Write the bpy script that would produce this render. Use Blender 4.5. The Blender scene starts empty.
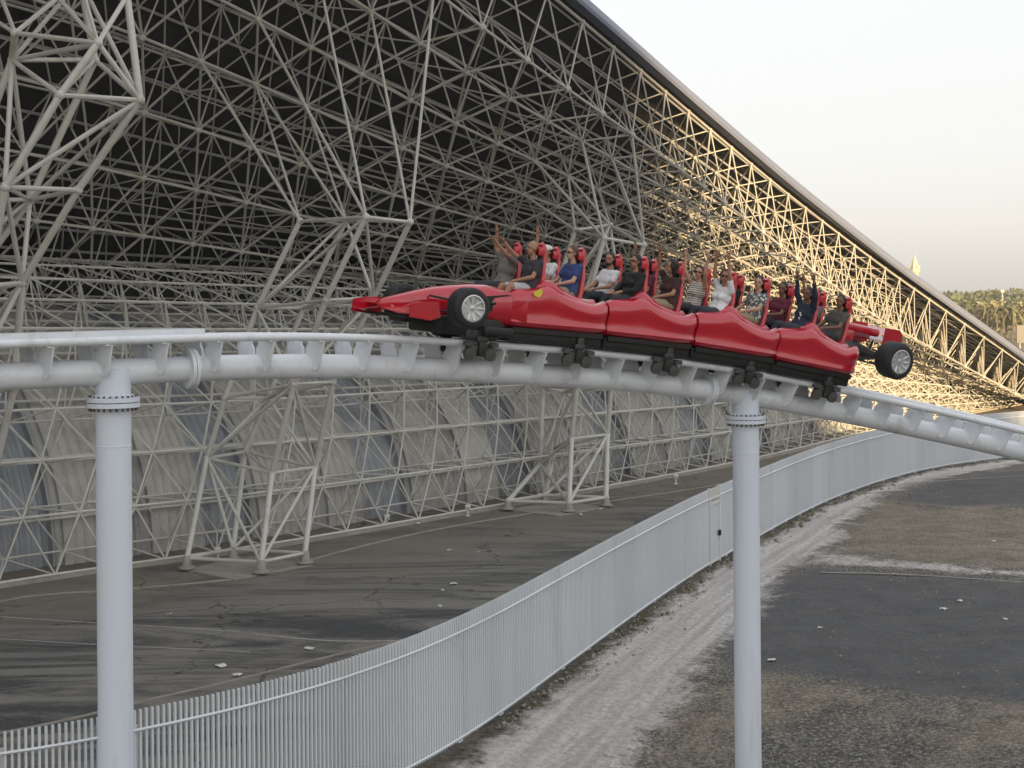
import bpy, bmesh, math, random
import numpy as np
from mathutils import Vector, Matrix, noise as mnoise
random.seed(7)
rng = np.random.default_rng(7)
PI = math.pi
SC = bpy.context.scene
COL = SC.collection
W_, H_ = 1024, 768
CAMZ = 10.5
F = 1479.0
HY = 300.0
ROLL = 0.0075

# ---------------------------------------------------------------- helpers
def at(px, py, Y):
    dx, up = px - 512.0, HY - py
    a = dx * math.cos(ROLL) + up * math.sin(ROLL)
    b = -dx * math.sin(ROLL) + up * math.cos(ROLL)
    return Vector((a / F * Y, Y, CAMZ + b / F * Y))

def gnd(px, py, z=0.0):
    p = at(px, py, 1.0)
    Y = (z - CAMZ) / (p.z - CAMZ)
    return at(px, py, Y)

def tag(o, label=None, cat=None, group=None, kind=None):
    if label: o['label'] = label
    if cat: o['category'] = cat
    if group: o['group'] = group
    if kind: o['kind'] = kind
    return o

def thing(name, label, cat, loc=(0, 0, 0), group=None, mat=None):
    o = bpy.data.objects.new(name, None)
    COL.objects.link(o)
    if mat is not None: o.matrix_world = mat
    else: o.location = loc
    o.empty_display_size = 0.3
    return tag(o, label, cat, group)

def perp(d):
    d = d.normalized()
    a = Vector((0, 0, 1)) if abs(d.z) < 0.9 else Vector((1, 0, 0))
    u = d.cross(a).normalized()
    return u, d.cross(u).normalized()

class MB:
    """collects shapes, then links them as one mesh object"""
    def __init__(s):
        s.v = []; s.f = []; s.m = []; s.mi = 0; s.M = None
    def add(s, vs, fs):
        b = len(s.v)
        if s.M is not None: vs = [s.M @ Vector(v) for v in vs]
        s.v.extend([tuple(v) for v in vs])
        s.f.extend([tuple(b + i for i in f) for f in fs])
        s.m.extend([s.mi] * len(fs))
    def tube(s, p0, p1, r, n=6, r1=None, caps=True):
        p0 = Vector(p0); p1 = Vector(p1)
        if (p1 - p0).length < 1e-6: return
        if r1 is None: r1 = r
        u, w = perp(p1 - p0)
        vs = []
        for p, rr in ((p0, r), (p1, r1)):
            for k in range(n):
                a = 2 * PI * k / n
                vs.append(p + (u * math.cos(a) + w * math.sin(a)) * rr)
        fs = [(k, (k + 1) % n, n + (k + 1) % n, n + k) for k in range(n)]
        if caps: fs += [tuple(range(n - 1, -1, -1)), tuple(range(n, 2 * n))]
        s.add(vs, fs)
    def sweep(s, pts, r, n=12, caps=True, ups=None):
        pts = [Vector(p) for p in pts]
        vs = []; N = len(pts)
        for i, p in enumerate(pts):
            t = (pts[min(i + 1, N - 1)] - pts[max(i - 1, 0)]).normalized()
            up = Vector((0, 0, 1))
            if abs(t.z) > 0.95: up = Vector((1, 0, 0))
            u = t.cross(up).normalized(); w = u.cross(t).normalized()
            rr = r[i] if isinstance(r, (list, tuple)) else r
            for k in range(n):
                a = 2 * PI * k / n
                vs.append(p + (u * math.cos(a) + w * math.sin(a)) * rr)
        fs = []
        for i in range(N - 1):
            for k in range(n):
                fs.append((i * n + k, i * n + (k + 1) % n, (i + 1) * n + (k + 1) % n, (i + 1) * n + k))
        if caps: fs += [tuple(range(n - 1, -1, -1)), tuple(range((N - 1) * n, N * n))]
        s.add(vs, fs)
    def box(s, c, size, R=None, bev=0.0):
        c = Vector(c); hx, hy, hz = size[0] / 2, size[1] / 2, size[2] / 2
        vs = []
        b = min(bev, hx * .9, hy * .9, hz * .9)
        if b <= 0:
            for x in (-hx, hx):
                for y in (-hy, hy):
                    for z in (-hz, hz): vs.append(Vector((x, y, z)))
            fs = [(0, 1, 3, 2), (4, 6, 7, 5), (0, 4, 5, 1), (2, 3, 7, 6), (0, 2, 6, 4), (1, 5, 7, 3)]
        else:
            bm = bmesh.new(); bmesh.ops.create_cube(bm, size=1.0)
            for v in bm.verts: v.co = Vector((v.co.x * size[0], v.co.y * size[1], v.co.z * size[2]))
            bmesh.ops.bevel(bm, geom=list(bm.edges), offset=b, segments=2, profile=0.5, affect='EDGES')
            bm.verts.index_update()
            vs = [v.co.copy() for v in bm.verts]; fs = [tuple(v.index for v in f.verts) for f in bm.faces]
            bm.free()
        if R is not None: vs = [R @ v for v in vs]
        s.add([v + c for v in vs], fs)
    def ball(s, c, r, n=8, m=5, sc=(1, 1, 1), R=None):
        c = Vector(c); vs = [Vector((0, 0, 1))]
        for i in range(1, m):
            th = PI * i / m
            for k in range(n):
                a = 2 * PI * k / n
                vs.append(Vector((math.sin(th) * math.cos(a), math.sin(th) * math.sin(a), math.cos(th))))
        vs.append(Vector((0, 0, -1)))
        fs = [(0, 1 + k, 1 + (k + 1) % n) for k in range(n)]
        for i in range(m - 2):
            for k in range(n):
                a = 1 + i * n + k; b = 1 + i * n + (k + 1) % n
                fs.append((a, a + n, b + n, b))
        L = len(vs) - 1; o = 1 + (m - 2) * n
        fs += [(o + (k + 1) % n, o + k, L) for k in range(n)]
        vs = [Vector((v.x * sc[0] * r, v.y * sc[1] * r, v.z * sc[2] * r)) for v in vs]
        if R is not None: vs = [R @ v for v in vs]
        s.add([v + c for v in vs], fs)
    def lathe(s, prof, c=(0, 0, 0), axis=None, n=24):
        """prof: (radius, height) pairs about local z; axis: 3x3 matrix"""
        c = Vector(c); vs = []; N = len(prof)
        for r, h in prof:
            for k in range(n):
                a = 2 * PI * k / n
                v = Vector((r * math.cos(a), r * math.sin(a), h))
                if axis is not None: v = axis @ v
                vs.append(v + c)
        fs = []
        for i in range(N - 1):
            for k in range(n):
                fs.append((i * n + k, i * n + (k + 1) % n, (i + 1) * n + (k + 1) % n, (i + 1) * n + k))
        fs += [tuple(range(n - 1, -1, -1)), tuple(range((N - 1) * n, N * n))]
        s.add(vs, fs)
    def prism(s, poly, th, M):
        """2-D polygon (x,y) extruded +-th/2 in z, by matrix M"""
        n = len(poly)
        vs = [M @ Vector((x, y, -th / 2)) for x, y in poly] + [M @ Vector((x, y, th / 2)) for x, y in poly]
        fs = [(k, (k + 1) % n, n + (k + 1) % n, n + k) for k in range(n)]
        fs += [tuple(range(n - 1, -1, -1)), tuple(range(n, 2 * n))]
        s.add(vs, fs)
    def loft(s, rings, closed=True, caps=True):
        n = len(rings[0]); vs = [v for r in rings for v in r]; fs = []
        m = n if closed else n - 1
        for i in range(len(rings) - 1):
            for k in range(m):
                fs.append((i * n + k, i * n + (k + 1) % n, (i + 1) * n + (k + 1) % n, (i + 1) * n + k))
        if caps and closed: fs += [tuple(range(n - 1, -1, -1)), tuple(range((len(rings) - 1) * n, len(rings) * n))]
        s.add(vs, fs)
    def build(s, name, mat, parent=None, smooth=True, angle=40, world=False):
        me = bpy.data.meshes.new(name)
        me.from_pydata(s.v, [], s.f)
        mats = mat if isinstance(mat, (list, tuple)) else [mat]
        for m in mats: me.materials.append(m)
        if len(mats) > 1: me.polygons.foreach_set('material_index', s.m)
        bm = bmesh.new(); bm.from_mesh(me)
        bmesh.ops.recalc_face_normals(bm, faces=bm.faces); bm.to_mesh(me); bm.free()
        if smooth:
            me.shade_smooth()
            try: me.set_sharp_from_angle(angle=math.radians(angle))
            except Exception: pass
        o = bpy.data.objects.new(name, me); COL.objects.link(o)
        if parent is not None:
            o.parent = parent
            if world: o.matrix_parent_inverse = parent.matrix_world.inverted()
        return o

def catmull(P, n=12):
    P = [Vector(p) for p in P]; out = []
    for i in range(len(P) - 1):
        p0 = P[i - 1] if i else P[0] * 2 - P[1]
        p1, p2 = P[i], P[i + 1]
        p3 = P[i + 2] if i + 2 < len(P) else P[-1] * 2 - P[-2]
        for k in range(n):
            t = k / n
            out.append(0.5 * ((2 * p1) + (p2 - p0) * t + (2 * p0 - 5 * p1 + 4 * p2 - p3) * t * t + (3 * p1 - p0 - 3 * p2 + p3) * t ** 3))
    out.append(P[-1]); return out

class Path:
    def __init__(s, pts):
        s.p = [Vector(p) for p in pts]; s.d = [0.0]
        for a, b in zip(s.p, s.p[1:]): s.d.append(s.d[-1] + (b - a).length)
        s.L = s.d[-1]; s.da = np.array(s.d)
        s.pa = np.array([tuple(p) for p in s.p])
    def at(s, t):
        if t < 0: return s.p[0] + (s.p[1] - s.p[0]).normalized() * t
        if t > s.L: return s.p[-1] + (s.p[-1] - s.p[-2]).normalized() * (t - s.L)
        return Vector([np.interp(t, s.da, s.pa[:, k]) for k in range(s.pa.shape[1])])
    def tan(s, t, e=0.15):
        return (s.at(t + e) - s.at(t - e)).normalized()

# ---------------------------------------------------------------- materials
def nodes_of(name):
    m = bpy.data.materials.new(name); m.use_nodes = True
    nt = m.node_tree; b = nt.nodes['Principled BSDF']
    return m, nt, b

def paint(name, col, rough=0.5, var=0.12, scale=2.0, metal=0.0, coat=0.0, bump=0.0, bscale=40.0, dirt=None, dscale=1.2, spec=None, streak=False):
    m, nt, b = nodes_of(name); N = nt.nodes; L = nt.links
    tc = N.new('ShaderNodeTexCoord'); src = tc.outputs['Object']
    if streak:
        mp = N.new('ShaderNodeMapping'); mp.inputs['Scale'].default_value = (1, 1, 0.12)
        L.new(src, mp.inputs['Vector']); src = mp.outputs['Vector']
    nz = N.new('ShaderNodeTexNoise'); nz.inputs['Scale'].default_value = scale; nz.inputs['Detail'].default_value = 6
    nz.inputs['Roughness'].default_value = 0.65
    L.new(src, nz.inputs['Vector'])
    cr = N.new('ShaderNodeValToRGB'); e = cr.color_ramp.elements
    c = Vector(col[:3])
    e[0].position = 0.3; e[1].position = 0.7
    e[0].color = tuple(c * (1 - var)) + (1,); e[1].color = tuple(min(1, x * (1 + var)) for x in c) + (1,)
    L.new(nz.outputs['Fac'], cr.inputs['Fac']); out = cr.outputs['Color']
    if dirt is not None:
        n2 = N.new('ShaderNodeTexNoise'); n2.inputs['Scale'].default_value = dscale; n2.inputs['Detail'].default_value = 8
        n2.inputs['Roughness'].default_value = 0.7
        L.new(src, n2.inputs['Vector'])
        r2 = N.new('ShaderNodeMapRange'); r2.inputs['From Min'].default_value = 0.52; r2.inputs['From Max'].default_value = 0.75
        r2.inputs['To Max'].default_value = 0.65
        L.new(n2.outputs['Fac'], r2.inputs['Value'])
        mx = N.new('ShaderNodeMix'); mx.data_type = 'RGBA'
        L.new(r2.outputs['Result'], mx.inputs['Factor']); L.new(out, mx.inputs['A']); mx.inputs['B'].default_value = tuple(dirt) + (1,)
        out = mx.outputs['Result']
    L.new(out, b.inputs['Base Color'])
    b.inputs['Roughness'].default_value = rough; b.inputs['Metallic'].default_value = metal
    if spec is not None: b.inputs['Specular IOR Level'].default_value = spec
    if coat: b.inputs['Coat Weight'].default_value = coat; b.inputs['Coat Roughness'].default_value = 0.08
    if bump:
        n3 = N.new('ShaderNodeTexNoise'); n3.inputs['Scale'].default_value = bscale; n3.inputs['Detail'].default_value = 4
        L.new(tc.outputs['Object'], n3.inputs['Vector'])
        bp = N.new('ShaderNodeBump'); bp.inputs['Strength'].default_value = bump; bp.inputs['Distance'].default_value = 0.02
        L.new(n3.outputs['Fac'], bp.inputs['Height']); L.new(bp.outputs['Normal'], b.inputs['Normal'])
    return m

M = {}
M['track'] = paint('track_paint', (0.75, 0.78, 0.83), 0.42, 0.05, 1.5, dirt=(0.40, 0.37, 0.33), dscale=1.6, coat=0.15)
M['column'] = paint('column_paint', (0.71, 0.77, 0.86), 0.5, 0.05, 0.9, dirt=(0.47, 0.45, 0.42), dscale=1.4, streak=True)
M['bolt'] = paint('rusty_bolt', (0.12, 0.075, 0.055), 0.7, 0.35, 12)
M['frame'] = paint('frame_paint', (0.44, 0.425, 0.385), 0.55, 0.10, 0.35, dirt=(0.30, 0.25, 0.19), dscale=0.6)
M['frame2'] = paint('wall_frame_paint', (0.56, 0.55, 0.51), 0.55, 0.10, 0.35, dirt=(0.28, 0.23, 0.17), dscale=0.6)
M['pylon'] = paint('pylon_paint', (0.55, 0.54, 0.50), 0.55, 0.08, 0.5, dirt=(0.30, 0.24, 0.18), dscale=0.7)
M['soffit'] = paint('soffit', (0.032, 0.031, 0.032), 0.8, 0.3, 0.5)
M['fascia'] = paint('fascia_metal', (0.165, 0.185, 0.25), 0.6, 0.06, 0.4)
M['beige'] = paint('beige_cladding', (0.52, 0.505, 0.47), 0.5, 0.10, 0.5, dirt=(0.20, 0.18, 0.15), dscale=0.35)
M['grey_clad'] = paint('grey_cladding', (0.43, 0.425, 0.41), 0.5, 0.10, 0.5, dirt=(0.15, 0.13, 0.11), dscale=0.35)
M['blue'] = paint('blue_cladding', (0.31, 0.335, 0.365), 0.4, 0.12, 0.5, dirt=(0.14, 0.14, 0.14), dscale=0.35)
M['fence'] = paint('fence_paint', (0.74, 0.775, 0.82), 0.55, 0.04, 0.6, dirt=(0.60, 0.58, 0.54), dscale=0.9, streak=True)
M['concrete'] = paint('concrete', (0.33, 0.30, 0.26), 0.9, 0.2, 1.5, bump=0.3, bscale=15)
M['line'] = paint('worn_line_paint', (0.36, 0.35, 0.33), 0.8, 0.25, 3.0, dirt=(0.08, 0.08, 0.078), dscale=1.1)
M['red'] = paint('red_car_paint', (0.50, 0.007, 0.026), 0.22, 0.05, 1.0, coat=1.0)
M['darkred'] = paint('seat_shell_red', (0.55, 0.030, 0.045), 0.35, 0.06, 2.0, coat=0.5)
M['black'] = paint('black_plastic', (0.012, 0.012, 0.013), 0.5, 0.2, 4)
M['rubber'] = paint('tyre_rubber', (0.016, 0.017, 0.019), 0.65, 0.2, 6, bump=0.2, bscale=30)
M['rim'] = paint('rim_alloy', (0.62, 0.64, 0.66), 0.3, 0.05, 5, metal=0.6)
M['steel'] = paint('bogie_steel', (0.06, 0.06, 0.062), 0.45, 0.35, 9, metal=0.5)
M['wheelgrey'] = paint('urethane_wheel', (0.07, 0.068, 0.065), 0.5, 0.2, 8)
M['yellow'] = paint('yellow_emblem', (0.75, 0.58, 0.05), 0.4, 0.03, 3)
M['sand_wall'] = paint('sandstone_wall', (0.50, 0.44, 0.34), 0.8, 0.08, 0.2)
M['whitepaint'] = paint('white_paint', (0.68, 0.68, 0.66), 0.6, 0.08, 4)
M['blocker_pale'] = paint('blocker_surface', (0.80, 0.80, 0.79), 0.8, 0.03, 0.1)  # surface of the unseen slab added to cast shade
M['pole'] = paint('galvanised_pole', (0.42, 0.42, 0.42), 0.5, 0.08, 2)
M['stone'] = paint('pale_stone', (0.34, 0.31, 0.27), 0.9, 0.25, 3)
M['litter'] = paint('litter_white', (0.62, 0.62, 0.60), 0.7, 0.12, 9)
M['bark'] = paint('bark', (0.13, 0.10, 0.07), 0.9, 0.25, 6)
M['leaf'] = paint('leaf_green', (0.10, 0.115, 0.055), 0.7, 0.45, 0.35)
M['leaf2'] = paint('leaf_dry_green', (0.19, 0.17, 0.085), 0.7, 0.4, 0.35)
M['weed'] = paint('dry_weed', (0.11, 0.12, 0.05), 0.8, 0.4, 3)

def tone_by_object(m, amt):
    nt = m.node_tree; b = nt.nodes['Principled BSDF']; src = b.inputs['Base Color'].links[0].from_socket
    oi = nt.nodes.new('ShaderNodeObjectInfo'); mr = nt.nodes.new('ShaderNodeMapRange'); mr.inputs['To Min'].default_value = 1 - amt; mr.inputs['To Max'].default_value = 1
    nt.links.new(oi.outputs['Random'], mr.inputs['Value']); mx = nt.nodes.new('ShaderNodeVectorMath'); mx.operation = 'SCALE'
    nt.links.new(src, mx.inputs[0]); nt.links.new(mr.outputs['Result'], mx.inputs['Scale']); nt.links.new(mx.outputs['Vector'], b.inputs['Base Color'])
tone_by_object(M['fence'], .10)
for k in ('beige', 'grey_clad', 'blue'): tone_by_object(M[k], .22)
# ---------------------------------------------------------------- camera
cam = bpy.data.cameras.new('camera'); co = bpy.data.objects.new('camera', cam); COL.objects.link(co)
cam.sensor_width = 36; cam.lens = F * 36 / W_
cam.shift_y = -(H_ / 2 - HY) / W_
cam.clip_start = 0.5; cam.clip_end = 9000
co.matrix_world = Matrix.Translation((0, 0, CAMZ)) @ Matrix.Rotation(PI / 2, 4, 'X') @ Matrix.Rotation(-ROLL, 4, 'Z')
SC.camera = co

# ---------------------------------------------------------------- light
SUND = Vector((0.37, -0.91, 0.155)).normalized()
wd = bpy.data.worlds.new('World'); SC.world = wd; wd.use_nodes = True
nt = wd.node_tree; bg = nt.nodes['Background']
sky = nt.nodes.new('ShaderNodeTexSky'); sky.sky_type = 'NISHITA'; sky.sun_disc = False
elev = math.asin(SUND.z)
sky.sun_elevation = elev
sky.sun_rotation = math.atan2(SUND.x, SUND.y)
sky.air_density = 1.0; sky.dust_density = 4.6; sky.ozone_density = 1.6; sky.altitude = 10
hs = nt.nodes.new('ShaderNodeHueSaturation'); hs.inputs['Saturation'].default_value = 0.5
gm = nt.nodes.new('ShaderNodeGamma'); gm.inputs['Gamma'].default_value = 0.17
nt.links.new(sky.outputs['Color'], gm.inputs['Color']); nt.links.new(gm.outputs['Color'], hs.inputs['Color']); nt.links.new(hs.outputs['Color'], bg.inputs['Color']); bg.inputs['Strength'].default_value = 0.15
sl = bpy.data.lights.new('sun', 'SUN'); so = bpy.data.objects.new('sun', sl); COL.objects.link(so)
sl.energy = 1.8; sl.angle = math.radians(0.7); sl.color = (1.0, 0.72, 0.38)
so.rotation_euler = SUND.to_track_quat('Z', 'Y').to_euler(); so.location = (30, -60, 60)
SC.view_settings.view_transform = 'Standard'; SC.view_settings.look = 'None'
SC.view_settings.gamma = 1; SC.view_settings.use_curve_mapping = False
SC.view_settings.exposure = 2.52
SC.cycles.max_bounces = 6

# ================================================================ FENCE PATH (plan)
fence_px_top = [(-60, 741), (0, 734), (98, 719), (135, 710), (200, 697), (250, 687), (340, 665)]
fence_px_bot = [(430, 766), (494, 726), (547, 679), (607, 636), (674, 589), (707, 565), (731, 553), (757, 541), (784, 522), (817, 505), (851, 492), (884, 480), (917, 471), (961, 463), (1024, 455)]
FH = 3.0
fp = [gnd(x, y, FH) for x, y in fence_px_top] + [gnd(x, y) for x, y in fence_px_bot]
fp = [Vector((p.x, p.y, 0)) for p in fp]
fp = [fp[0] + (fp[0] - fp[1]) * 4] + fp + [fp[-1] + (fp[-1] - fp[-2]).normalized() * 18 + Vector((2, -1, 0)), fp[-1] + (fp[-1] - fp[-2]).normalized() * 40 + Vector((6, -5, 0))]
# light smoothing
for _ in range(2):
    fp = [fp[0]] + [(fp[i - 1] + fp[i] * 2 + fp[i + 1]) / 4 for i in range(1, len(fp) - 1)] + [fp[-1]]
FP = Path(catmull(fp, 10))

# ================================================================ GROUND
def smask(poly, X, Y, soft):
    """signed-distance mask of a polygon, 0..1 with 0.5 on the edge"""
    P = np.array([(p[0], p[1]) for p in poly]); n = len(P)
    inside = np.zeros(X.shape, bool); d = np.full(X.shape, 1e9)
    for i in range(n):
        a = P[i]; b = P[(i + 1) % n]
        cond = ((a[1] > Y) != (b[1] > Y))
        with np.errstate(divide='ignore', invalid='ignore'):
            xi = (b[0] - a[0]) * (Y - a[1]) / (b[1] - a[1] + 1e-12) + a[0]
        inside ^= cond & (X < xi)
        ab = b - a; t = np.clip(((X - a[0]) * ab[0] + (Y - a[1]) * ab[1]) / (ab @ ab + 1e-9), 0, 1)
        d = np.minimum(d, np.hypot(X - a[0] - t * ab[0], Y - a[1] - t * ab[1]))
    sd = np.where(inside, d, -d)
    return np.clip(0.5 + sd / (2 * soft), 0, 1)

def G(pts): return [gnd(x, y).xy for x, y in pts]
fl = [FP.at(t).xy for t in np.linspace(0, FP.L, 90)]
left_poly = fl + [(140, 300), (-160, 300), (-160, -20)]
# gravel service track running along the fence
path_px_r = [(1060, 452), (1024, 462), (985, 468), (930, 478), (880, 492), (862, 503), (838, 520), (832, 540), (800, 556), (770, 575), (745, 612), (700, 650), (668, 690), (622, 735), (590, 775), (560, 840), (500, 960)]
path_poly = [FP.at(t).xy for t in np.linspace(FP.L * 0.12, FP.L * 0.97, 80)] + G(path_px_r)
path2 = G([(800, 548), (840, 552), (900, 558), (1100, 576), (1300, 590), (1300, 602), (1100, 586), (900, 571), (815, 566), (770, 580)])
asph_polys = [G([(760, 585), (815, 568), (860, 573), (1100, 590), (1300, 600), (1400, 720), (1024, 700), (900, 688), (800, 672), (740, 668), (722, 640)]),
              G([(900, 500), (935, 484), (1000, 472), (1150, 465), (1300, 480), (1200, 505), (1024, 503), (950, 506)])]
brown_polys = [G([(860, 498), (905, 504), (1024, 508), (1200, 512), (1250, 560), (1024, 566), (880, 560), (826, 548), (842, 522)]),
               G([(640, 735), (690, 690), (780, 680), (860, 692), (850, 705), (760, 712), (700, 735), (640, 790)]), G([(930, 735), (990, 705), (1060, 700), (1100, 730), (1000, 745), (900, 770)])]
rut_mid = None

xs = np.arange(-46, 92.01, 0.42); ys = np.arange(17, 172.01, 0.42)
GX, GY = np.meshgrid(xs, ys, indexing='ij')
mL = smask(left_poly, GX, GY, 0.6)
mP = np.clip(smask(path_poly, GX, GY, 1.6) + .10, 0, 1)
mP = np.maximum(mP, smask(path2, GX, GY, 1.2) * .58)
mA = np.zeros_like(GX)
for q in asph_polys: mA = np.maximum(mA, smask(q, GX, GY, 1.6))
mB = np.zeros_like(GX)
for q in brown_polys: mB = np.maximum(mB, smask(q, GX, GY, 2.5))
# cross coordinate from the fence, for ruts and dust that follow it
fa = np.array([(p[0], p[1]) for p in fl]); dmin = np.full(GX.shape, 1e9); tbest = np.zeros(GX.shape)
for i in range(len(fa) - 1):
    a, b = fa[i], fa[i + 1]; ab = b - a; t = np.clip(((GX - a[0]) * ab[0] + (GY - a[1]) * ab[1]) / (ab @ ab), 0, 1)
    d = np.hypot(GX - a[0] - t * ab[0], GY - a[1] - t * ab[1])
    s_ = d < dmin; dmin = np.where(s_, d, dmin); tbest = np.where(s_, i + t, tbest)
inside_right = (mL < 0.5)

def ground_mat():
    m, nt, b = nodes_of('ground_surface'); N = nt.nodes; L = nt.links
    def noise(scale, detail=6, rough=0.6, vec=None, dist=0.0):
        n = N.new('ShaderNodeTexNoise'); n.inputs['Scale'].default_value = scale; n.inputs['Detail'].default_value = detail
        n.inputs['Roughness'].default_value = rough; n.inputs['Distortion'].default_value = dist
        L.new(vec if vec is not None else geo.outputs['Position'], n.inputs['Vector']); return n.outputs['Fac']
    def mix(fac, a, c):
        x = N.new('ShaderNodeMix'); x.data_type = 'RGBA'
        for sk, v in (('Factor', fac), ('A', a), ('B', c)):
            if hasattr(v, 'is_linked'): L.new(v, x.inputs[sk])
            elif isinstance(v, (int, float)): x.inputs[sk].default_value = v
            else: x.inputs[sk].default_value = tuple(v) + (1,)
        return x.outputs['Result']
    def mr(v, a, b_, c=0.0, d=1.0):
        r = N.new('ShaderNodeMapRange'); L.new(v, r.inputs['Value'])
        for k, q in zip(('From Min', 'From Max', 'To Min', 'To Max'), (a, b_, c, d)): r.inputs[k].default_value = q
        return r.outputs['Result']
    def math_(op, a, c):
        x = N.new('ShaderNodeMath'); x.operation = op
        for i, v in enumerate((a, c)):
            if hasattr(v, 'is_linked'): L.new(v, x.inputs[i])
            else: x.inputs[i].default_value = v
        return x.outputs[0]
    geo = N.new('ShaderNodeNewGeometry')
    at1 = N.new('ShaderNodeAttribute'); at1.attribute_name = 'zone'
    at2 = N.new('ShaderNodeAttribute'); at2.attribute_name = 'along'
    sp = N.new('ShaderNodeSeparateColor'); L.new(at1.outputs['Color'], sp.inputs['Color'])
    sp2 = N.new('ShaderNodeSeparateXYZ'); L.new(at2.outputs['Vector'], sp2.inputs['Vector'])
    path, asph, brown = sp.outputs['Red'], sp.outputs['Green'], sp.outputs['Blue']
    yard = at1.outputs['Alpha']
    big = noise(0.12, 8, 0.7, dist=0.6); mid = noise(0.7, 8, 0.75, dist=0.4); fine = noise(5.5, 4, 0.8); speck = noise(10.0, 4, 0.9)
    dd_ = sp2.outputs['Y']
    # along-fence streaks
    cmb = N.new('ShaderNodeCombineXYZ')
    L.new(math_('MULTIPLY', sp2.outputs['X'], 0.10), cmb.inputs['X']); L.new(math_('MULTIPLY', sp2.outputs['Y'], 2.6), cmb.inputs['Y'])
    streak = noise(1.0, 5, 0.65, cmb.outputs['Vector'], 0.7)
    cm2 = N.new('ShaderNodeMapping'); cm2.inputs['Rotation'].default_value = (0, 0, -0.86); cm2.inputs['Scale'].default_value = (0.07, 0.30, 0.3)
    L.new(geo.outputs['Position'], cm2.inputs['Vector'])
    drift = noise(1.0, 9, 0.72, cm2.outputs['Vector'], 1.3)
    # gravel (default)
    grav = mix(mr(mid, 0.35, 0.68), (0.10, 0.097, 0.09), (0.235, 0.215, 0.185))
    grav = mix(math_('MULTIPLY', mr(speck, 0.53, 0.60), 0.85), grav, (0.50, 0.48, 0.45))
    grav = mix(math_('MULTIPLY', mr(speck, 0.46, 0.40), 0.8), grav, (0.035, 0.034, 0.032))
    grav = mix(math_('MULTIPLY', mr(fine, 0.42, 0.28), 0.6), grav, (0.035, 0.033, 0.031))
    # brown sandy gravel
    brn = mix(mr(mid, 0.35, 0.65), (0.17, 0.145, 0.11), (0.36, 0.31, 0.24))
    brn = mix(math_('MULTIPLY', mr(speck, 0.53, 0.61), 0.7), brn, (0.55, 0.52, 0.46))
    brn = mix(math_('MULTIPLY', mr(speck, 0.46, 0.40), 0.6), brn, (0.06, 0.052, 0.042))
    brn = mix(math_('MULTIPLY', mr(fine, 0.44, 0.32), 0.5), brn, (0.09, 0.08, 0.065))
    # asphalt on the right
    asp = mix(mr(mid, 0.3, 0.7), (0.105, 0.108, 0.114), (0.18, 0.18, 0.182))
    asp = mix(math_('MULTIPLY', mr(speck, 0.55, 0.66), 0.6), asp, (0.26, 0.26, 0.25))
    asp = mix(math_('MULTIPLY', mr(speck, 0.46, 0.38), 0.5), asp, (0.03, 0.031, 0.033))
    asp = mix(math_('MULTIPLY', mr(drift, 0.52, 0.66), 0.4), asp, (0.20, 0.19, 0.175))
    # pale dusty track with ruts
    pth = mix(mr(streak, 0.30, 0.70), (0.56, 0.515, 0.495), (0.88, 0.845, 0.82))
    pth = mix(math_('MULTIPLY', mr(fine, 0.60, 0.40), 0.4), pth, (0.20, 0.18, 0.165))
    pth = mix(math_('MULTIPLY', mr(mid, 0.58, 0.72), 0.35), pth, (0.30, 0.27, 0.24))
    for c0, w0 in ((1.7, .28), (3.3, .30), (2.6, .16)):
        tr_ = math_('SUBTRACT', 1.0, math_('MINIMUM', 1.0, math_('MULTIPLY', math_('ABSOLUTE', math_('SUBTRACT', math_('ADD', dd_, math_('MULTIPLY', mid, .5)), c0 + .25), 0.0), 1.0 / w0)))
        pth = mix(math_('MULTIPLY', tr_, 0.35), pth, (0.34, 0.31, 0.29))
    # yard asphalt on the left: dark with dusty, brown drifts
    yd = mix(mr(drift, 0.44, 0.56), (0.095, 0.098, 0.103), (0.29, 0.275, 0.25))
    yd = mix(math_('MULTIPLY', mr(speck, 0.54, 0.64), 0.3), yd, (0.30, 0.28, 0.25))
    yd = mix(math_('MULTIPLY', mr(big, 0.52, 0.66), 0.7), yd, (0.27, 0.25, 0.215))
    yd = mix(math_('MULTIPLY', mr(mid, 0.55, 0.75), 0.6), yd, (0.21, 0.19, 0.16))
    yd = mix(math_('MULTIPLY', mr(fine, 0.40, 0.30), 0.3), yd, (0.03, 0.03, 0.031))
    yd = mix(math_('MULTIPLY', mr(sp2.outputs['Z'], 0.25, 1.0), mr(big, 0.25, 0.55)), yd, (0.27, 0.24, 0.20))
    vor = N.new('ShaderNodeTexVoronoi'); vor.feature = 'DISTANCE_TO_EDGE'; vor.inputs['Scale'].default_value = 0.16
    wv = N.new('ShaderNodeVectorMath'); wv.operation = 'ADD'; nv = N.new('ShaderNodeTexNoise'); nv.inputs['Scale'].default_value = 0.6; nv.inputs['Detail'].default_value = 6
    L.new(geo.outputs['Position'], nv.inputs['Vector']); sv = N.new('ShaderNodeVectorMath'); sv.operation = 'SCALE'; sv.inputs['Scale'].default_value = 2.2
    L.new(nv.outputs['Color'], sv.inputs[0]); L.new(sv.outputs['Vector'], wv.inputs[0]); L.new(geo.outputs['Position'], wv.inputs[1]); L.new(wv.outputs['Vector'], vor.inputs['Vector'])
    crack = math_('MULTIPLY', mr(vor.outputs['Distance'], 0.009, 0.003), mr(big, 0.45, 0.55))
    yd = mix(math_('MULTIPLY', crack, 0.7), yd, (0.03, 0.03, 0.03)); asp = mix(math_('MULTIPLY', crack, 0.5), asp, (0.20, 0.19, 0.17))
    yd = mix(math_('MULTIPLY', mr(fine, 0.58, 0.68), 0.5), yd, (0.33, 0.31, 0.27))
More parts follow.
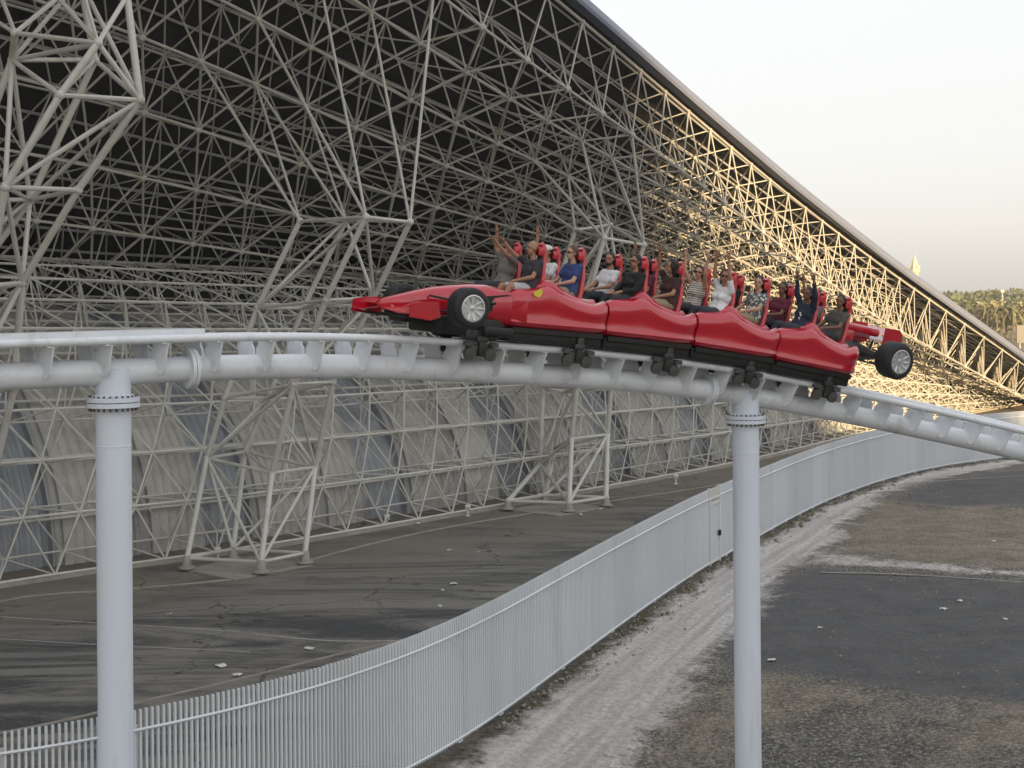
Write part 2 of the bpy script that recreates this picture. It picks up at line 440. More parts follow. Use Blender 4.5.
    jit = math_('ADD', math_('MULTIPLY', math_('SUBTRACT', mid, 0.5), 1.1), math_('MULTIPLY', math_('SUBTRACT', fine, 0.5), 0.5))
    def edge(mask, w=0.10): return mr(math_('ADD', mask, jit), 0.5 - w, 0.5 + w)
    c = mix(edge(brown, 0.25), grav, brn)
    c = mix(edge(asph), c, asp)
    c = mix(edge(path, 0.12), c, pth)
    foot = mr(math_('ADD', dd_, math_('MULTIPLY', math_('SUBTRACT', mid, 0.5), 2.2)), 0.75, 0.35)
    dirt = mix(mr(fine, 0.4, 0.62), (0.075, 0.065, 0.05), (0.22, 0.19, 0.15))
    c = mix(foot, c, dirt)
    c = mix(mr(yard, 0.4, 0.6), c, yd)
    L.new(c, b.inputs['Base Color'])
    b.inputs['Roughness'].default_value = 0.95; b.inputs['Specular IOR Level'].default_value = 0.2
    h = math_('ADD', math_('MULTIPLY', speck, 0.5), math_('ADD', math_('MULTIPLY', fine, 1.0), mid))
    bp = N.new('ShaderNodeBump'); bp.inputs['Strength'].default_value = 0.9; bp.inputs['Distance'].default_value = 0.14
    L.new(h, bp.inputs['Height']); L.new(bp.outputs['Normal'], b.inputs['Normal'])
    return m
M['ground'] = ground_mat()

# ================================================================ ROOF / WALL CONTROL CURVES
Bp = [(-50, 10), (-38, 28), (-28, 43), (-19, 55), (-10, 63.8), (0, 75.8), (11.4, 90), (19, 101), (27.8, 115), (36, 126), (45, 138), (56, 152)]
Ep = [(-47, 2, 40), (-35, 20, 39), (-25.5, 36, 37.2), (-17, 48, 34.6), (-8.0, 59.5, 30.6)] + \
     [tuple(at(x, y, d)) for x, y, d in ((553, -3, 71), (708, 128, 88), (790, 196, 99), (875, 261, 110), (940, 307, 119), (1024, 365, 130), (1085, 409, 140))]
SK = [19, 19, 18.5, 18, 17, 16, 14.5, 13, 10.5, 8, 5, 2]
ZK = [14, 14, 13.5, 13, 12.6, 12.2, 11.4, 10.4, 8.4, 6.2, 3.2, 0.4]
ctrl = []
for i in range(12):
    ctrl.append(list(Bp[i]) + list(Ep[i]) + [SK[i], ZK[i]])
def cat_arr(P, n=16):
    P = np.array(P, float); out = []
    for i in range(len(P) - 1):
        p0 = P[i - 1] if i else 2 * P[0] - P[1]; p1 = P[i]; p2 = P[i + 1]; p3 = P[i + 2] if i + 2 < len(P) else 2 * P[-1] - P[-2]
        for k in range(n):
            t = k / n; out.append(.5 * (2 * p1 + (p2 - p0) * t + (2 * p0 - 5 * p1 + 4 * p2 - p3) * t * t + (3 * p1 - p0 - 3 * p2 + p3) * t ** 3))
    out.append(P[-1]); return np.array(out)
CA = cat_arr(ctrl)
arc = np.concatenate([[0], np.cumsum(np.hypot(np.diff(CA[:, 0]), np.diff(CA[:, 1])))])
ARC = arc[-1]
def cv(s):
    s = min(max(s, 0), ARC)
    return [np.interp(s, arc, CA[:, k]) for k in range(7)]
def base_frame(s):
    c = cv(s); a = cv(s - 0.8); b = cv(s + 0.8)
    t = Vector((b[0] - a[0], b[1] - a[1], 0)).normalized(); n = Vector((-t.y, t.x, 0))
    return Vector((c[0], c[1], 0)), t, n, c
def roof_pt(s, w):
    b, t, n, c = base_frame(s)
    e = Vector(c[2:5]); k = b + n * c[5]; k.z = c[6]
    p = e.lerp(k, w)
    p.z = c[6] + (e.z - c[6]) * ((1 - w) ** 1.12) + 0.7 * math.sin(PI * w)
    return p
def wall_pt(s, a, inset=0.0):
    b, t, n, c = base_frame(s)
    th = a * PI / 2
    sx = c[5] * (1 - math.cos(th)); z = c[6] * math.sin(th)
    nrm = Vector((math.cos(th) * c[6], 0, math.sin(th) * c[5])); nrm.normalize()   # (toward camera, up)
    p = b + n * sx; p.z = z
    p = p + n * (nrm.x * inset) - Vector((0, 0, nrm.z * inset))
    return p
def normal_of(fn, s, w, sign=1):
    a = fn(s + 0.5, w) - fn(s - 0.5, w); b_ = fn(s, min(w + .03, 1)) - fn(s, max(w - .03, 0))
    n = a.cross(b_)
    if n.length < 1e-6: return Vector((0, 0, -1))
    return n.normalized() * sign

# along coordinate for ground attribute
ax = np.zeros(GX.shape); basearr = np.array([(cv(s)[0], cv(s)[1]) for s in np.linspace(0, ARC, 80)])
dbase = np.full(GX.shape, 1e9)
for i in range(79):
    a, b = basearr[i], basearr[i + 1]; ab = b - a; t = np.clip(((GX - a[0]) * ab[0] + (GY - a[1]) * ab[1]) / (ab @ ab), 0, 1)
    dbase = np.minimum(dbase, np.hypot(GX - a[0] - t * ab[0], GY - a[1] - t * ab[1]))
apron = np.clip(1.35 - dbase / 9.0, 0, 1)
segL = FP.L / 89
def make_ground_part(name, sel):
    nx, ny = GX.shape
    ii, jj = np.where(sel[:-1, :-1])
    idx = -np.ones(nx * ny, int)
    quads = np.stack([ii * ny + jj, (ii + 1) * ny + jj, (ii + 1) * ny + jj + 1, ii * ny + jj + 1], 1)
    used = np.unique(quads); idx[used] = np.arange(len(used))
    q = idx[quads]
    me = bpy.data.meshes.new(name)
    X = GX.ravel()[used]; Y = GY.ravel()[used]
    ph = mP.ravel()[used]; dd = dmin.ravel()[used]
    right = (mL.ravel()[used] < 0.5)
    # ruts pressed into the track, soft unevenness elsewhere
    Z = np.zeros(len(X))
    Z += np.where(right, 0.03 * np.sin(X * 0.7 + Y * 0.31) * np.sin(Y * 0.43) + 0.02 * np.sin(X * 2.1) * np.cos(Y * 1.7), 0.0)
    rut = np.exp(-((dd - 2.0) / 0.35) ** 2) + np.exp(-((dd - 3.7) / 0.35) ** 2)
    Z -= np.where(right, 0.05 * rut * ph, 0)
    Z -= 0.85 * np.exp(-(((X - 5.5) / 5.0) ** 2 + ((Y - 32.5) / 4.5) ** 2)) * right
    me.vertices.add(len(X)); me.vertices.foreach_set('co', np.stack([X, Y, Z], 1).ravel())
    me.loops.add(len(q) * 4); me.loops.foreach_set('vertex_index', q.ravel())
    me.polygons.add(len(q)); me.polygons.foreach_set('loop_start', np.arange(len(q)) * 4); me.polygons.foreach_set('loop_total', np.full(len(q), 4))
    me.update(); me.validate()
    ca = me.color_attributes.new('zone', 'FLOAT_COLOR', 'POINT')
    ca.data.foreach_set('color', np.stack([mP.ravel()[used], mA.ravel()[used], mB.ravel()[used], mL.ravel()[used]], 1).ravel())
    va = me.attributes.new('along', 'FLOAT_VECTOR', 'POINT')
    va.data.foreach_set('vector', np.stack([tbest.ravel()[used] * segL, dd, apron.ravel()[used]], 1).ravel())
    me.materials.append(M['ground']); me.shade_smooth()
    o = bpy.data.objects.new(name, me); COL.objects.link(o); tag(o, kind='structure')
    return o
isL = mL >= 0.5; isP = (mP >= 0.5) & ~isL; isA = (mA >= 0.5) & ~isL & ~isP
make_ground_part('asphalt_yard', isL)
make_ground_part('gravel_track', isP)
make_ground_part('asphalt_lot', isA)
make_ground_part('gravel_ground', ~(isL | isP | isA))

def far_ground():
    m, nt, b = nodes_of('plain_surface'); N = nt.nodes; L = nt.links
    g = N.new('ShaderNodeNewGeometry'); n = N.new('ShaderNodeTexNoise'); n.inputs['Scale'].default_value = 0.012; n.inputs['Detail'].default_value = 10
    n.inputs['Roughness'].default_value = 0.7
    L.new(g.outputs['Position'], n.inputs['Vector'])
    r = N.new('ShaderNodeValToRGB'); e = r.color_ramp.elements; e[0].position = .38; e[1].position = .62
    e[0].color = (0.085, 0.085, 0.04, 1); e[1].color = (0.24, 0.20, 0.13, 1)
    L.new(n.outputs['Fac'], r.inputs['Fac']); L.new(r.outputs['Color'], b.inputs['Base Color']); b.inputs['Roughness'].default_value = 1
    mb = MB(); S = 6000
    gx = [-S, xs[0], xs[-1], S]; gy = [-S, ys[0], ys[-1], S]; z = 0.0
    vs = [(a, b, z) for a in gx for b in gy]
    mb.add(vs, [(i * 4 + j, (i + 1) * 4 + j, (i + 1) * 4 + j + 1, i * 4 + j + 1) for i in range(3) for j in range(3) if not (i == 1 and j == 1)])
    tag(mb.build('ground', m, smooth=False), kind='structure')
far_ground()

def strip(name, pts, w, mat, z=0.012, th=0.0):
    pts = [Vector((p[0], p[1], 0)) for p in pts]; mb = MB(); vs = []
    for i, p in enumerate(pts):
        t = (pts[min(i + 1, len(pts) - 1)] - pts[max(i - 1, 0)]).normalized(); n = Vector((-t.y, t.x, 0)) * w / 2
        vs += [p + n + Vector((0, 0, z)), p - n + Vector((0, 0, z))]
    k = len(pts)
    if th:
        vs2 = []
        rings = []
        for i in range(k):
            a, b = vs[2 * i], vs[2 * i + 1]
            rings.append([a + Vector((0, 0, -z - .02)), a + Vector((0, 0, th - z)), b + Vector((0, 0, th - z)), b + Vector((0, 0, -z - .02))])
        mb.loft(rings)
    else:
        mb.add(vs, [(2 * i, 2 * i + 1, 2 * i + 3, 2 * i + 2) for i in range(k - 1)])
    o = mb.build(name, mat, smooth=False); tag(o, kind='structure'); return o
def gl(pts, n=14):
    P = [gnd(x, y) for x, y in pts]
    return catmull(P, n)
# kerb edging of the apron beside the wall and the painted bay lines
strip('kerb', gl([(-120, 655), (0, 600 + 2), (120, 590), (200, 583), (260, 575), (340, 552), (440, 529), (560, 509), (680, 491), (760, 478)]), 0.12, M['concrete'], th=0.04)
strip('kerb', gl([(-60, 745), (60, 722), (150, 700), (230, 682), (330, 657), (400, 641)]), 0.08, M['concrete'], th=0.04)
for pts, w in (([(0, 617), (60, 621), (130, 625), (240, 632)], .12), ([(250, 634), (330, 641), (400, 641)], .14), ([(0, 639), (100, 645), (160, 648), (250, 652)], .10),
               ([(820, 573), (900, 575), (1024, 583), (1200, 596)], .12), ([(0, 601), (60, 591), (140, 590)], .08),
               ([(880, 486), (960, 480), (1060, 474)], .12)):
    strip('painted_line', gl(pts), w, M['line'], z=(0.035 if pts[0][0] > 700 else 0.012))

# stones and weeds nobody could count
def scatter_stones():
    mb = MB()
    for k in range(2600):
        t = random.uniform(FP.L * .14, FP.L * .8); u = random.random()
        p = FP.at(t); tn = FP.tan(t); n = Vector((tn.y, -tn.x, 0))
        d = abs(random.gauss(0, .45)) + .15 if u < .45 else random.uniform(3.5, 26)
        q = p + n * d; r = random.uniform(.02, .06) if u < .45 else random.uniform(.015, .05)
        mb.ball((q.x, q.y, r * .3), r, 5, 3, (random.uniform(.7, 1.4), random.uniform(.7, 1.3), random.uniform(.5, .9)), Matrix.Rotation(random.random() * 6, 3, 'Z'))
    tag(mb.build('stones', M['stone'], smooth=False), 'loose pale stones scattered along the fence foot and over the gravel', 'stones', kind='stuff')
    mb = MB()
    for k in range(90):
        t = random.uniform(FP.L * .2, FP.L * .42) if k < 60 else random.uniform(FP.L * .15, FP.L * .7)
        p = FP.at(t); tn = FP.tan(t); n = Vector((tn.y, -tn.x, 0)); q = p + n * random.uniform(.15, 1.1)
        for j in range(14):
            a = random.uniform(0, 6.28); h = random.uniform(.05, .22); l = random.uniform(.04, .16)
            d = Vector((math.cos(a), math.sin(a), 0)); s_ = Vector((-d.y, d.x, 0)) * .012
            c = q + d * random.uniform(0, .12)
            mb.add([c - s_, c + s_, c + d * l + Vector((0, 0, h))], [(0, 1, 2)])
    tag(mb.build('weeds', M['weed'], smooth=False), 'low dry weeds growing at the foot of the white fence', 'weeds', kind='stuff')
scatter_stones()

# litter
lit = [(221, 667, 'y'), (237, 676, 'y'), (170, 615, 'y'), (450, 551, 'y'), (478, 553, 'y'), (454, 585, 'y'), (443, 591, 'y'), (580, 515, 'y'), (600, 510, 'y'), (418, 524, 'y'), (440, 607, 'y'), (310, 650, 'y'),
       (820, 629, 'l'), (943, 610, 'l'), (960, 602, 'l'), (773, 661, 'l'), (994, 542, 'l'), (1005, 620, 'l')]
for k, (x, y, w) in enumerate(lit):
    p = gnd(x, y); mb = MB(); s = random.uniform(.16, .34) * (1.6 if k == 0 else 1)
    n = 9; vs = []; top = Vector((p.x + s * .2, p.y, .07 * s / .3 + .02))
    for i in range(n):
        a = 2 * PI * i / n; r = s * random.uniform(.4, 1.3) / 1.9
        vs.append(Vector((p.x + r * math.cos(a), p.y + r * math.sin(a), .02 + random.uniform(0, .06))))
    fs = [(i, (i + 1) % n, n) for i in range(n)] + [tuple(range(n - 1, -1, -1))]
    mb.add(vs + [top], fs)
    o = mb.build('litter', M['litter'], smooth=False)
    if k == 0: tag(o, 'largest crumpled pale bag lying on the yard asphalt right of the left column', 'litter')
    elif w == 'y': tag(o, 'small white scrap of litter on the dark asphalt between fence and lattice wall', 'litter', 'scraps of litter on the walled yard')
    else: tag(o, 'small white scrap of litter on the ground to the right of the service track', 'litter', 'scraps of litter right of the track')

# ================================================================ FENCE
def build_fence():
    fence = thing('fence', 'long curving white picket fence beside the pale service track', 'fence', loc=tuple(FP.at(FP.L * .3)))
    bpy.context.view_layer.update()
    gate_s = min(np.linspace(0, FP.L, 900), key=lambda t: (FP.at(t) - gnd(709, 563)).length)
    step = 0.117
    def picket(mb, t, z0, z1, w=.042, d=.055):
        p = FP.at(t); tn = FP.tan(t); R = Matrix(((tn.x, -tn.y, 0), (tn.y, tn.x, 0), (0, 0, 1)))
        mb.box((p.x, p.y, (z0 + z1) / 2), (w, d, z1 - z0), R)
    gw = 0.75
    t = 0.0
    while t < FP.L:
        t2 = min(t + step * 21, FP.L)
        segs = [(t, t2)]
        if t < gate_s + gw and t2 > gate_s - gw: segs = [(t, gate_s - gw), (gate_s + gw, t2)]
        for a, b in segs:
            if b - a < .15: continue
            mb = MB(); n = int(round((b - a) / step))
            for k in range(n):
                jit = random.uniform(-.004, .004)
                picket(mb, a + (k + .5) * step, .06, FH + jit)
            mb.build('fence_panel', M['fence'], fence, smooth=False, world=True)
            # rails fixed on the track side
            for z in (FH - .36, .14):
                rl = MB()
                pts = []
                for q in np.linspace(a, b, 5):
                    p = FP.at(q); tn = FP.tan(q); nn = Vector((tn.y, -tn.x, 0)); pts.append(p + nn * .052 + Vector((0, 0, z)))
                rl.sweep(pts, .03, 4)
                rl.build('rail', M['fence'], fence, smooth=False, world=True)
            pm = MB(); p = FP.at(a + .01); tn = FP.tan(a); nn = Vector((tn.y, -tn.x, 0))
            R = Matrix(((tn.x, -tn.y, 0), (tn.y, tn.x, 0), (0, 0, 1)))
            c = p - nn * .075
            pm.box((c.x, c.y, FH / 2 - .15), (.06, .06, FH - .3), R); pm.box((c.x, c.y, .03), (.2, .16, .06), R)
            pm.build('post', M['fence'], fence, smooth=False, world=True)
        t = t2
    # gate
    p = FP.at(gate_s); tn = FP.tan(gate_s, .5); ang = math.atan2(tn.y, tn.x)
    g = thing('gate', 'narrow white picket gate with dark handle set in the long fence', 'gate', mat=Matrix.Translation((p.x, p.y, 0)) @ Matrix.Rotation(ang, 4, 'Z'))
    mb = MB()
    for k in range(11): mb.box((-.6 + k * .12, 0, 1.3), (.045, .05, 2.4))
    mb.build('gate_panel', M['fence'], g, smooth=False)
    mb = MB()
    for x in (-.68, .68): mb.box((x, -.02, FH / 2 + .02), (.09, .11, FH + .04))
    mb.box((0, -.02, 2.62), (1.26, .09, .08)); mb.box((0, -.05, .12), (1.26, .06, .08)); mb.box((0, -.05, 2.4), (1.26, .04, .07))
    for k in range(11): mb.box((-.6 + k * .12, 0, 2.83), (.045, .05, .33))
    mb.build('gate_frame', M['whitepaint'], g, smooth=False)
    mb = MB(); mb.box((.5, -.10, 1.15), (.16, .10, .22), bev=.02); mb.tube((.5, -.16, 1.2), (.34, -.18, 1.2), .02); mb.build('handle', M['black'], g)
build_fence()

# ================================================================ ROOF
def build_roof():
    roof = thing('stadium_roof', 'huge sweeping dark roof on a pale tubular space frame', 'roof', loc=(0, 80, 0))
    bpy.context.view_layer.update()
    SP = 3.15; NI = int(ARC / SP); J = 8; DEP = 3.1
    def up(i, j):
        s = (i + (.5 if j % 2 else 0)) * ARC / NI
        return roof_pt(s, j / J)
    def nrm(i, j):
        s = i * ARC / NI; w = min(max(j / J, .03), .97)
        n = normal_of(roof_pt, s, w)
        if n.z > 0: n = -n
        return n
    U = {(i, j): up(i, j) for i in range(NI + 1) for j in range(J + 1)}
    def dep(i): return DEP * (1.0 if i < NI * .75 else max(.45, 1 - (i - NI * .75) / (NI * .25) * .55))
    chord = MB(); lower = MB(); web = MB()
    def rr(p): return 1.0
    for (i, j), p in U.items():
        if (i + 1, j) in U: chord.tube(p, U[i + 1, j], .062 if j else .085, 6, caps=False)
        if j < J:
            if j % 2 == 0: nb = [(i, j + 1), (i - 1, j + 1)]
            else: nb = [(i, j + 1), (i + 1, j + 1)]
            for q in nb:
                if q in U: chord.tube(p, U[q], .044, 5, caps=False)
        chord.ball(p, .13, 6, 4)
    # lower layer under the downward centroids
    global LNODES
    Ln = {}
    for j in range(J):
        for i in range(NI):
            tri = [(i, j), (i + 1, j), (i if j % 2 == 0 else i + 1, j + 1)]
            if all(q in U for q in tri):
                c = sum((U[q] for q in tri), Vector()) / 3
                nv = nrm(i + .5, j + .33); nv.z -= .55 * max(0, 1 - j / 3); p = c + nv.normalized() * dep(i) * (1.22 if j == 0 else 1.0)
                if p.z < .4: continue
                Ln[i, j] = p
                for q in tri: web.tube(p, U[q], .047, 5, caps=False)
    LNODES = list(Ln.values())
    for (i, j), p in Ln.items():
        lower.ball(p, .19, 7, 5)
        if (i + 1, j) in Ln: lower.tube(p, Ln[i + 1, j], .072, 7, caps=False)
        if j < J - 1:
            nb = [(i, j + 1), (i - 1, j + 1)] if j % 2 == 0 else [(i, j + 1), (i + 1, j + 1)]
            for q in nb:
                if q in Ln: lower.tube(p, Ln[q], .058, 6, caps=False)
    # heavier edge beam and close edge webs
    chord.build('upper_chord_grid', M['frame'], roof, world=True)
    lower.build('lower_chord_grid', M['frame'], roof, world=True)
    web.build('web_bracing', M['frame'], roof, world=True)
    # second, finer bracing layer hung in the depth of the structure
    fine = MB()
    for (i, j), p in Ln.items():
        if i > NI * .68: continue
        if j % 2 == 0 and (i + 2, j) in Ln:
            a = (U[i + 1, j] + p) / 2
            fine.tube(a, (U[i + 1, j] + Ln[i + 2, j]) / 2, .035, 4, caps=False)
        if j >= 1 and (i, j - 1) in Ln:
            fine.tube((p + U[i, j]) / 2, (Ln[i, j - 1] + U[i, j]) / 2, .035, 4, caps=False)
            fine.tube((p + U[i, j]) / 2, Ln[i, j - 1], .035, 4, caps=False)
    fine.build('secondary_bracing', M['frame'], roof, world=True)
    # deck
    mb = MB(); ns = 110; nw = 12; rings = []
    for a in range(ns + 1):
        s = ARC * a / ns; lo = []; hi = []
        for b in range(nw + 1):
            w = b / nw; p = roof_pt(s, w); n = normal_of(roof_pt, s, min(max(w, .03), .97))
            if n.z < 0: n = -n
            if b == nw: p = p + (p - roof_pt(s, .94)).normalized() * 2.0
            if b == 0: p = p - (roof_pt(s, .06) - p).normalized() * .5
            lo.append(p + n * .45); hi.append(p + n * .85)
        rings.append(lo + hi[::-1])
    mb.loft(rings)
    back = []
    for a in range(ns + 1):
        s = ARC * a / ns; b_, t_, n_, c_ = base_frame(s); p = roof_pt(s, 1.0); k_ = min(1, c_[6] / 8)
        back.append([p + n_ * 1.4 + Vector((0, 0, 2.2 * k_)), p + n_ * 1.9 + Vector((0, 0, 2.2 * k_)), p + n_ * 1.9 + Vector((0, 0, -4.5 * k_)), p + n_ * 1.4 + Vector((0, 0, -4.5 * k_))])
    mb.loft(back)
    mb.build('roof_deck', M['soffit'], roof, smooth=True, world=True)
    # purlins under the deck
    mb = MB()
    for w in np.linspace(.02, .98, 17):
        pts = []
        for a in range(ns + 1):
            s = ARC * a / ns; n = normal_of(roof_pt, s, min(max(w, .03), .97)); n = n if n.z > 0 else -n
            pts.append(roof_pt(s, w) + n * .32)
        mb.sweep(pts, .07, 4)
    mb.build('purlins', M['pole'], roof, smooth=False, world=True)
    # fascia band
    mb = MB(); rings = []
    for a in range(ns + 1):
        s = ARC * a / ns; p = roof_pt(s, 0); q = roof_pt(s, .06); out = (p - q).normalized(); n = normal_of(roof_pt, s, .05)
        if n.z < 0: n = -n
        c = p + out * .62
        k = .10 + .75 * min(1, max(0, (1 - a / ns) * 1.3))
        rings.append([c + n * .16, c + out * .12 + n * .30, c + out * .10 + n * (.40 + k), c + n * (.52 + k), c - out * 1.4 + n * (.9 + k), c - out * 1.4 + n * (.75), c - out * .1 + n * .3])
    mb.loft(rings)
    mb.build('fascia', M['fascia'], roof, smooth=True, world=True)
build_roof()

# ================================================================ LATTICE WALL + CLADDING
def build_wall():
    SP = 2.35; NI = int(ARC / SP); J = 10
    wall = thing('lattice_wall', 'pale tubular lattice wall rising from the yard edge', 'lattice wall', loc=(0, 75, 0))
    bpy.context.view_layer.update()
    def amap(j): return (j / J) ** .95
    U = {}
    for i in range(NI + 1):
        for j in range(J + 1):
            s = (i + (.5 if j % 2 else 0)) * ARC / NI
            if s > ARC * .985: continue
            U[i, j] = wall_pt(s, amap(j)) + Vector((0, 0, .12))
    L = {}
    front = MB(); rear = MB(); web = MB()
    for (i, j), p in U.items():
        if (i + 1, j) in U: front.tube(p, U[i + 1, j], .062 if j else .085, 6, caps=False)
        if j < J:
            nb = [(i, j + 1), (i - 1, j + 1)] if j % 2 == 0 else [(i, j + 1), (i + 1, j + 1)]
            for q in nb:
                if q in U: front.tube(p, U[q], .042, 5, caps=False)
        front.ball(p, .10, 6, 4)
    for j in range(J):
        for i in range(NI):
            tri = [(i, j), (i + 1, j), (i if j % 2 == 0 else i + 1, j + 1)]
            if all(q in U for q in tri):
                s = (i + .5 + (.5 if j % 2 else 0)) * ARC / NI
                c = wall_pt(s, amap(j + .35), 1.7)
                if c.z < .1: c.z = .1
                L[i, j] = c
                for q in tri: web.tube(c, U[q], .04, 5, caps=False)
    for (i, j), p in L.items():
        if (i + 1, j) in L: rear.tube(p, L[i + 1, j], .05, 5, caps=False)
        if j < J - 1:
            nb = [(i, j + 1), (i - 1, j + 1)] if j % 2 == 0 else [(i, j + 1), (i + 1, j + 1)]
            for q in nb:
                if q in L: rear.tube(p, L[q], .036, 5, caps=False)
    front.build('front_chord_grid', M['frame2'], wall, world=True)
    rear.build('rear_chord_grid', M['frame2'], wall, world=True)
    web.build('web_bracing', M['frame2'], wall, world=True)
    # base beam on the ground
    mb = MB(); rings = []
    for a in range(101):
        b, t, n, c = base_frame(ARC * a / 100 * .985)
        q = b - n * .35
        rings.append([q + Vector((0, 0, -.02)), q + Vector((0, 0, .14)), q + n * .55 + Vector((0, 0, .14)), q + n * .55 + Vector((0, 0, -.02))])
    mb.loft(rings); mb.build('base_beam', M['concrete'], wall, smooth=False, world=True)
    # cladding behind
    fac = thing('clad_facade', 'curved facade of beige and blue ribbed metal sheets behind the lattice wall', 'facade', loc=(0, 78, 0))
    bpy.context.view_layer.update()
    s = 0.0; k = 0
    seq = [('beige', 3.0), ('grey_clad', .9), ('beige', 2.4), ('blue', 2.7), ('grey_clad', .5)]
    s = 1.3
    while s < ARC * .97:
        kind, wd_ = seq[k % len(seq)]; wd_ *= random.uniform(.92, 1.08)
        e = min(s + wd_, ARC * .98); mb = MB(); nn = max(2, int(wd_ / .11)); rec = {'beige': 0, 'grey_clad': .12, 'blue': .30}[kind]
        rings = []
        for a in range(nn + 1):
            q = s + (e - s) * a / nn
            rib = (.09 if a % 4 in (0, 1) else 0) if kind != 'beige' else (.085 if a % 4 == 0 else 0)
            edge_ = a in (0, nn)
            rings.append([wall_pt(q, u, 2.2 if edge_ else 2.25 + rec + rib) for u in np.linspace(0, 1.0, 16)])
            if a in (0, nn - 1): rings.append([wall_pt(q + (.02 if a == 0 else (e - s) / nn - .02), u, 2.25 + rec) for u in np.linspace(0, 1.0, 16)])
        mb.loft(rings, closed=False, caps=False)
        # thickness return
        o = mb.build('cladding_panel', M[kind], fac, smooth=False, world=True)
        sm = o.modifiers.new('thick', 'SOLIDIFY'); sm.thickness = .06; sm.offset = 0
        tag(o, {'beige': 'beige ribbed sheet', 'grey_clad': 'narrow grey ribbed sheet', 'blue': 'recessed blue ribbed sheet'}[kind])
        s = e; k += 1
    # dark closure behind the whole facade
    mb = MB(); rings = []
    for a in range(81):
        q = ARC * a / 80; rings.append([wall_pt(q, u, 3.0) for u in np.linspace(0, 1, 12)])
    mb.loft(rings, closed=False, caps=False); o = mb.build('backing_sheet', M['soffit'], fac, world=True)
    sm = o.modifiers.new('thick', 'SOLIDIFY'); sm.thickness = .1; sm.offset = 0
    # cross rails
    mb = MB()
    for u in (.12, .27, .42, .57, .72, .87):
        mb.sweep([wall_pt(ARC * a / 120 * .985, u, 1.98) for a in range(121)], .07, 4)
    mb.build('girt', M['frame2'], fac, smooth=False, world=True)
build_wall()

# ================================================================ PYLONS
def ring_px(pts): return [at(x, y, d) for x, y, d in pts]
def build_pylon(name, label, rings, r, rb, group=None):
    """rings: list of levels, each four corner points in order"""
    c = sum(rings[0], Vector()) / 4
    t = thing(name, label, 'pylon', loc=(c.x, c.y, 0), group=group); bpy.context.view_layer.update()
    for k in range(4):
        mb = MB()
        for a, b in zip(rings, rings[1:]): mb.tube(a[k], b[k], r, 10); mb.ball(a[k], r * 1.35, 8, 6)
        mb.ball(rings[-1][k], r * 1.35, 8, 6)
        mb.build('leg', M['pylon'], t, world=True)
    for li, R_ in enumerate(rings):
        mb = MB()
        for k in range(4): mb.ball(R_[k], rb * 1.1, 6, 4); mb.tube(R_[k], R_[(k + 1) % 4], rb, 7)
        if li: mb.tube(R_[0], R_[2], rb * .8, 6)
        mb.build('ring_beam', M['pylon'], t, world=True)
    mb = MB()
    for li, (a, b) in enumerate(zip(rings, rings[1:])):
        for k in range(4):
            if (li + k) % 2 == 0: mb.tube(a[k], b[(k + 1) % 4], rb, 7)
            else: mb.tube(a[(k + 1) % 4], b[k], rb, 7)
    mb.build('diagonal_brace', M['pylon'], t, world=True)
    mb = MB()
    for lv, cnt in ((-1, 2),):
        for p in rings[lv]:
            for q in sorted([q for q in LNODES if q.z > p.z - .3], key=lambda q: (q - p).length)[:cnt]:
                if .5 < (q - p).length < 18: mb.tube(p, q, rb * .9, 6)
    mb.build('roof_strut', M['frame'], t, world=True)
    mb = MB()
    for p in rings[0]:
        mb.lathe([(.34, 0), (.34, .06), (.2, .1), (.16, .45), (.12, .5)], (p.x, p.y, .1), n=10)
    mb.box((c.x, c.y, .03), (3.9, 3.4, .05), Matrix.Rotation(.85, 3, 'Z'))
    mb.build('foot_plate', M['concrete'], t, world=True)
    return t
def lvl(pts): return pts
mid_r = [[gnd(261, 562, .5), gnd(305, 553, .5), gnd(233, 549, .5), gnd(187, 558, .5)],
         ring_px([(272, 473, 59.6), (315, 467, 61.6), (245, 452, 63.5), (207, 458, 61.4)]),
         ring_px([(294, 384, 58.6), (333, 382, 60.6), (268, 398, 63.5), (225, 398, 61)]),
         ring_px([(326, 300, 57.5), (374, 298, 59.5), (303, 308, 63.5), (257, 308, 61)]),
         ring_px([(366, 217, 56.5), (410, 222, 58), (346, 220, 63), (300, 221, 60.5)])]
build_pylon('truss_pylon', 'middle lattice pylon, leaning up into the roof left of the red nose', mid_r, .115, .07)
# members fanning from the top of the pylon into the roof
def shift_rings(px_rings, name, label, r, rb):
    return build_pylon(name, label, px_rings, r, rb)
left_r = [[gnd(-75, 612, .5), gnd(-22, 601, .5), gnd(-110, 594, .5), gnd(-165, 606, .5)],
          ring_px([(-62, 500, 50), (-10, 492, 52), (-95, 478, 54), (-140, 486, 52)]),
          ring_px([(-34, 392, 49), (14, 388, 51), (-66, 404, 54), (-118, 404, 52)]),
          ring_px([(-12, 286, 48), (22, 283, 50), (-40, 296, 53), (-90, 296, 51)]),
          ring_px([(5, 187, 47), (78, 190, 49), (30, 200, 53), (-40, 200, 51)]),
          ring_px([(60, 95, 47), (140, 100, 48.5), (95, 60, 53), (12, 60, 51)]),
          ring_px([(98, 43, 47.5), (127, -4, 49), (80, -20, 53), (15, 33, 50)])]
build_pylon('truss_pylon', 'heaviest lattice pylon at the left, nearest and partly out of view', left_r, .125, .085)
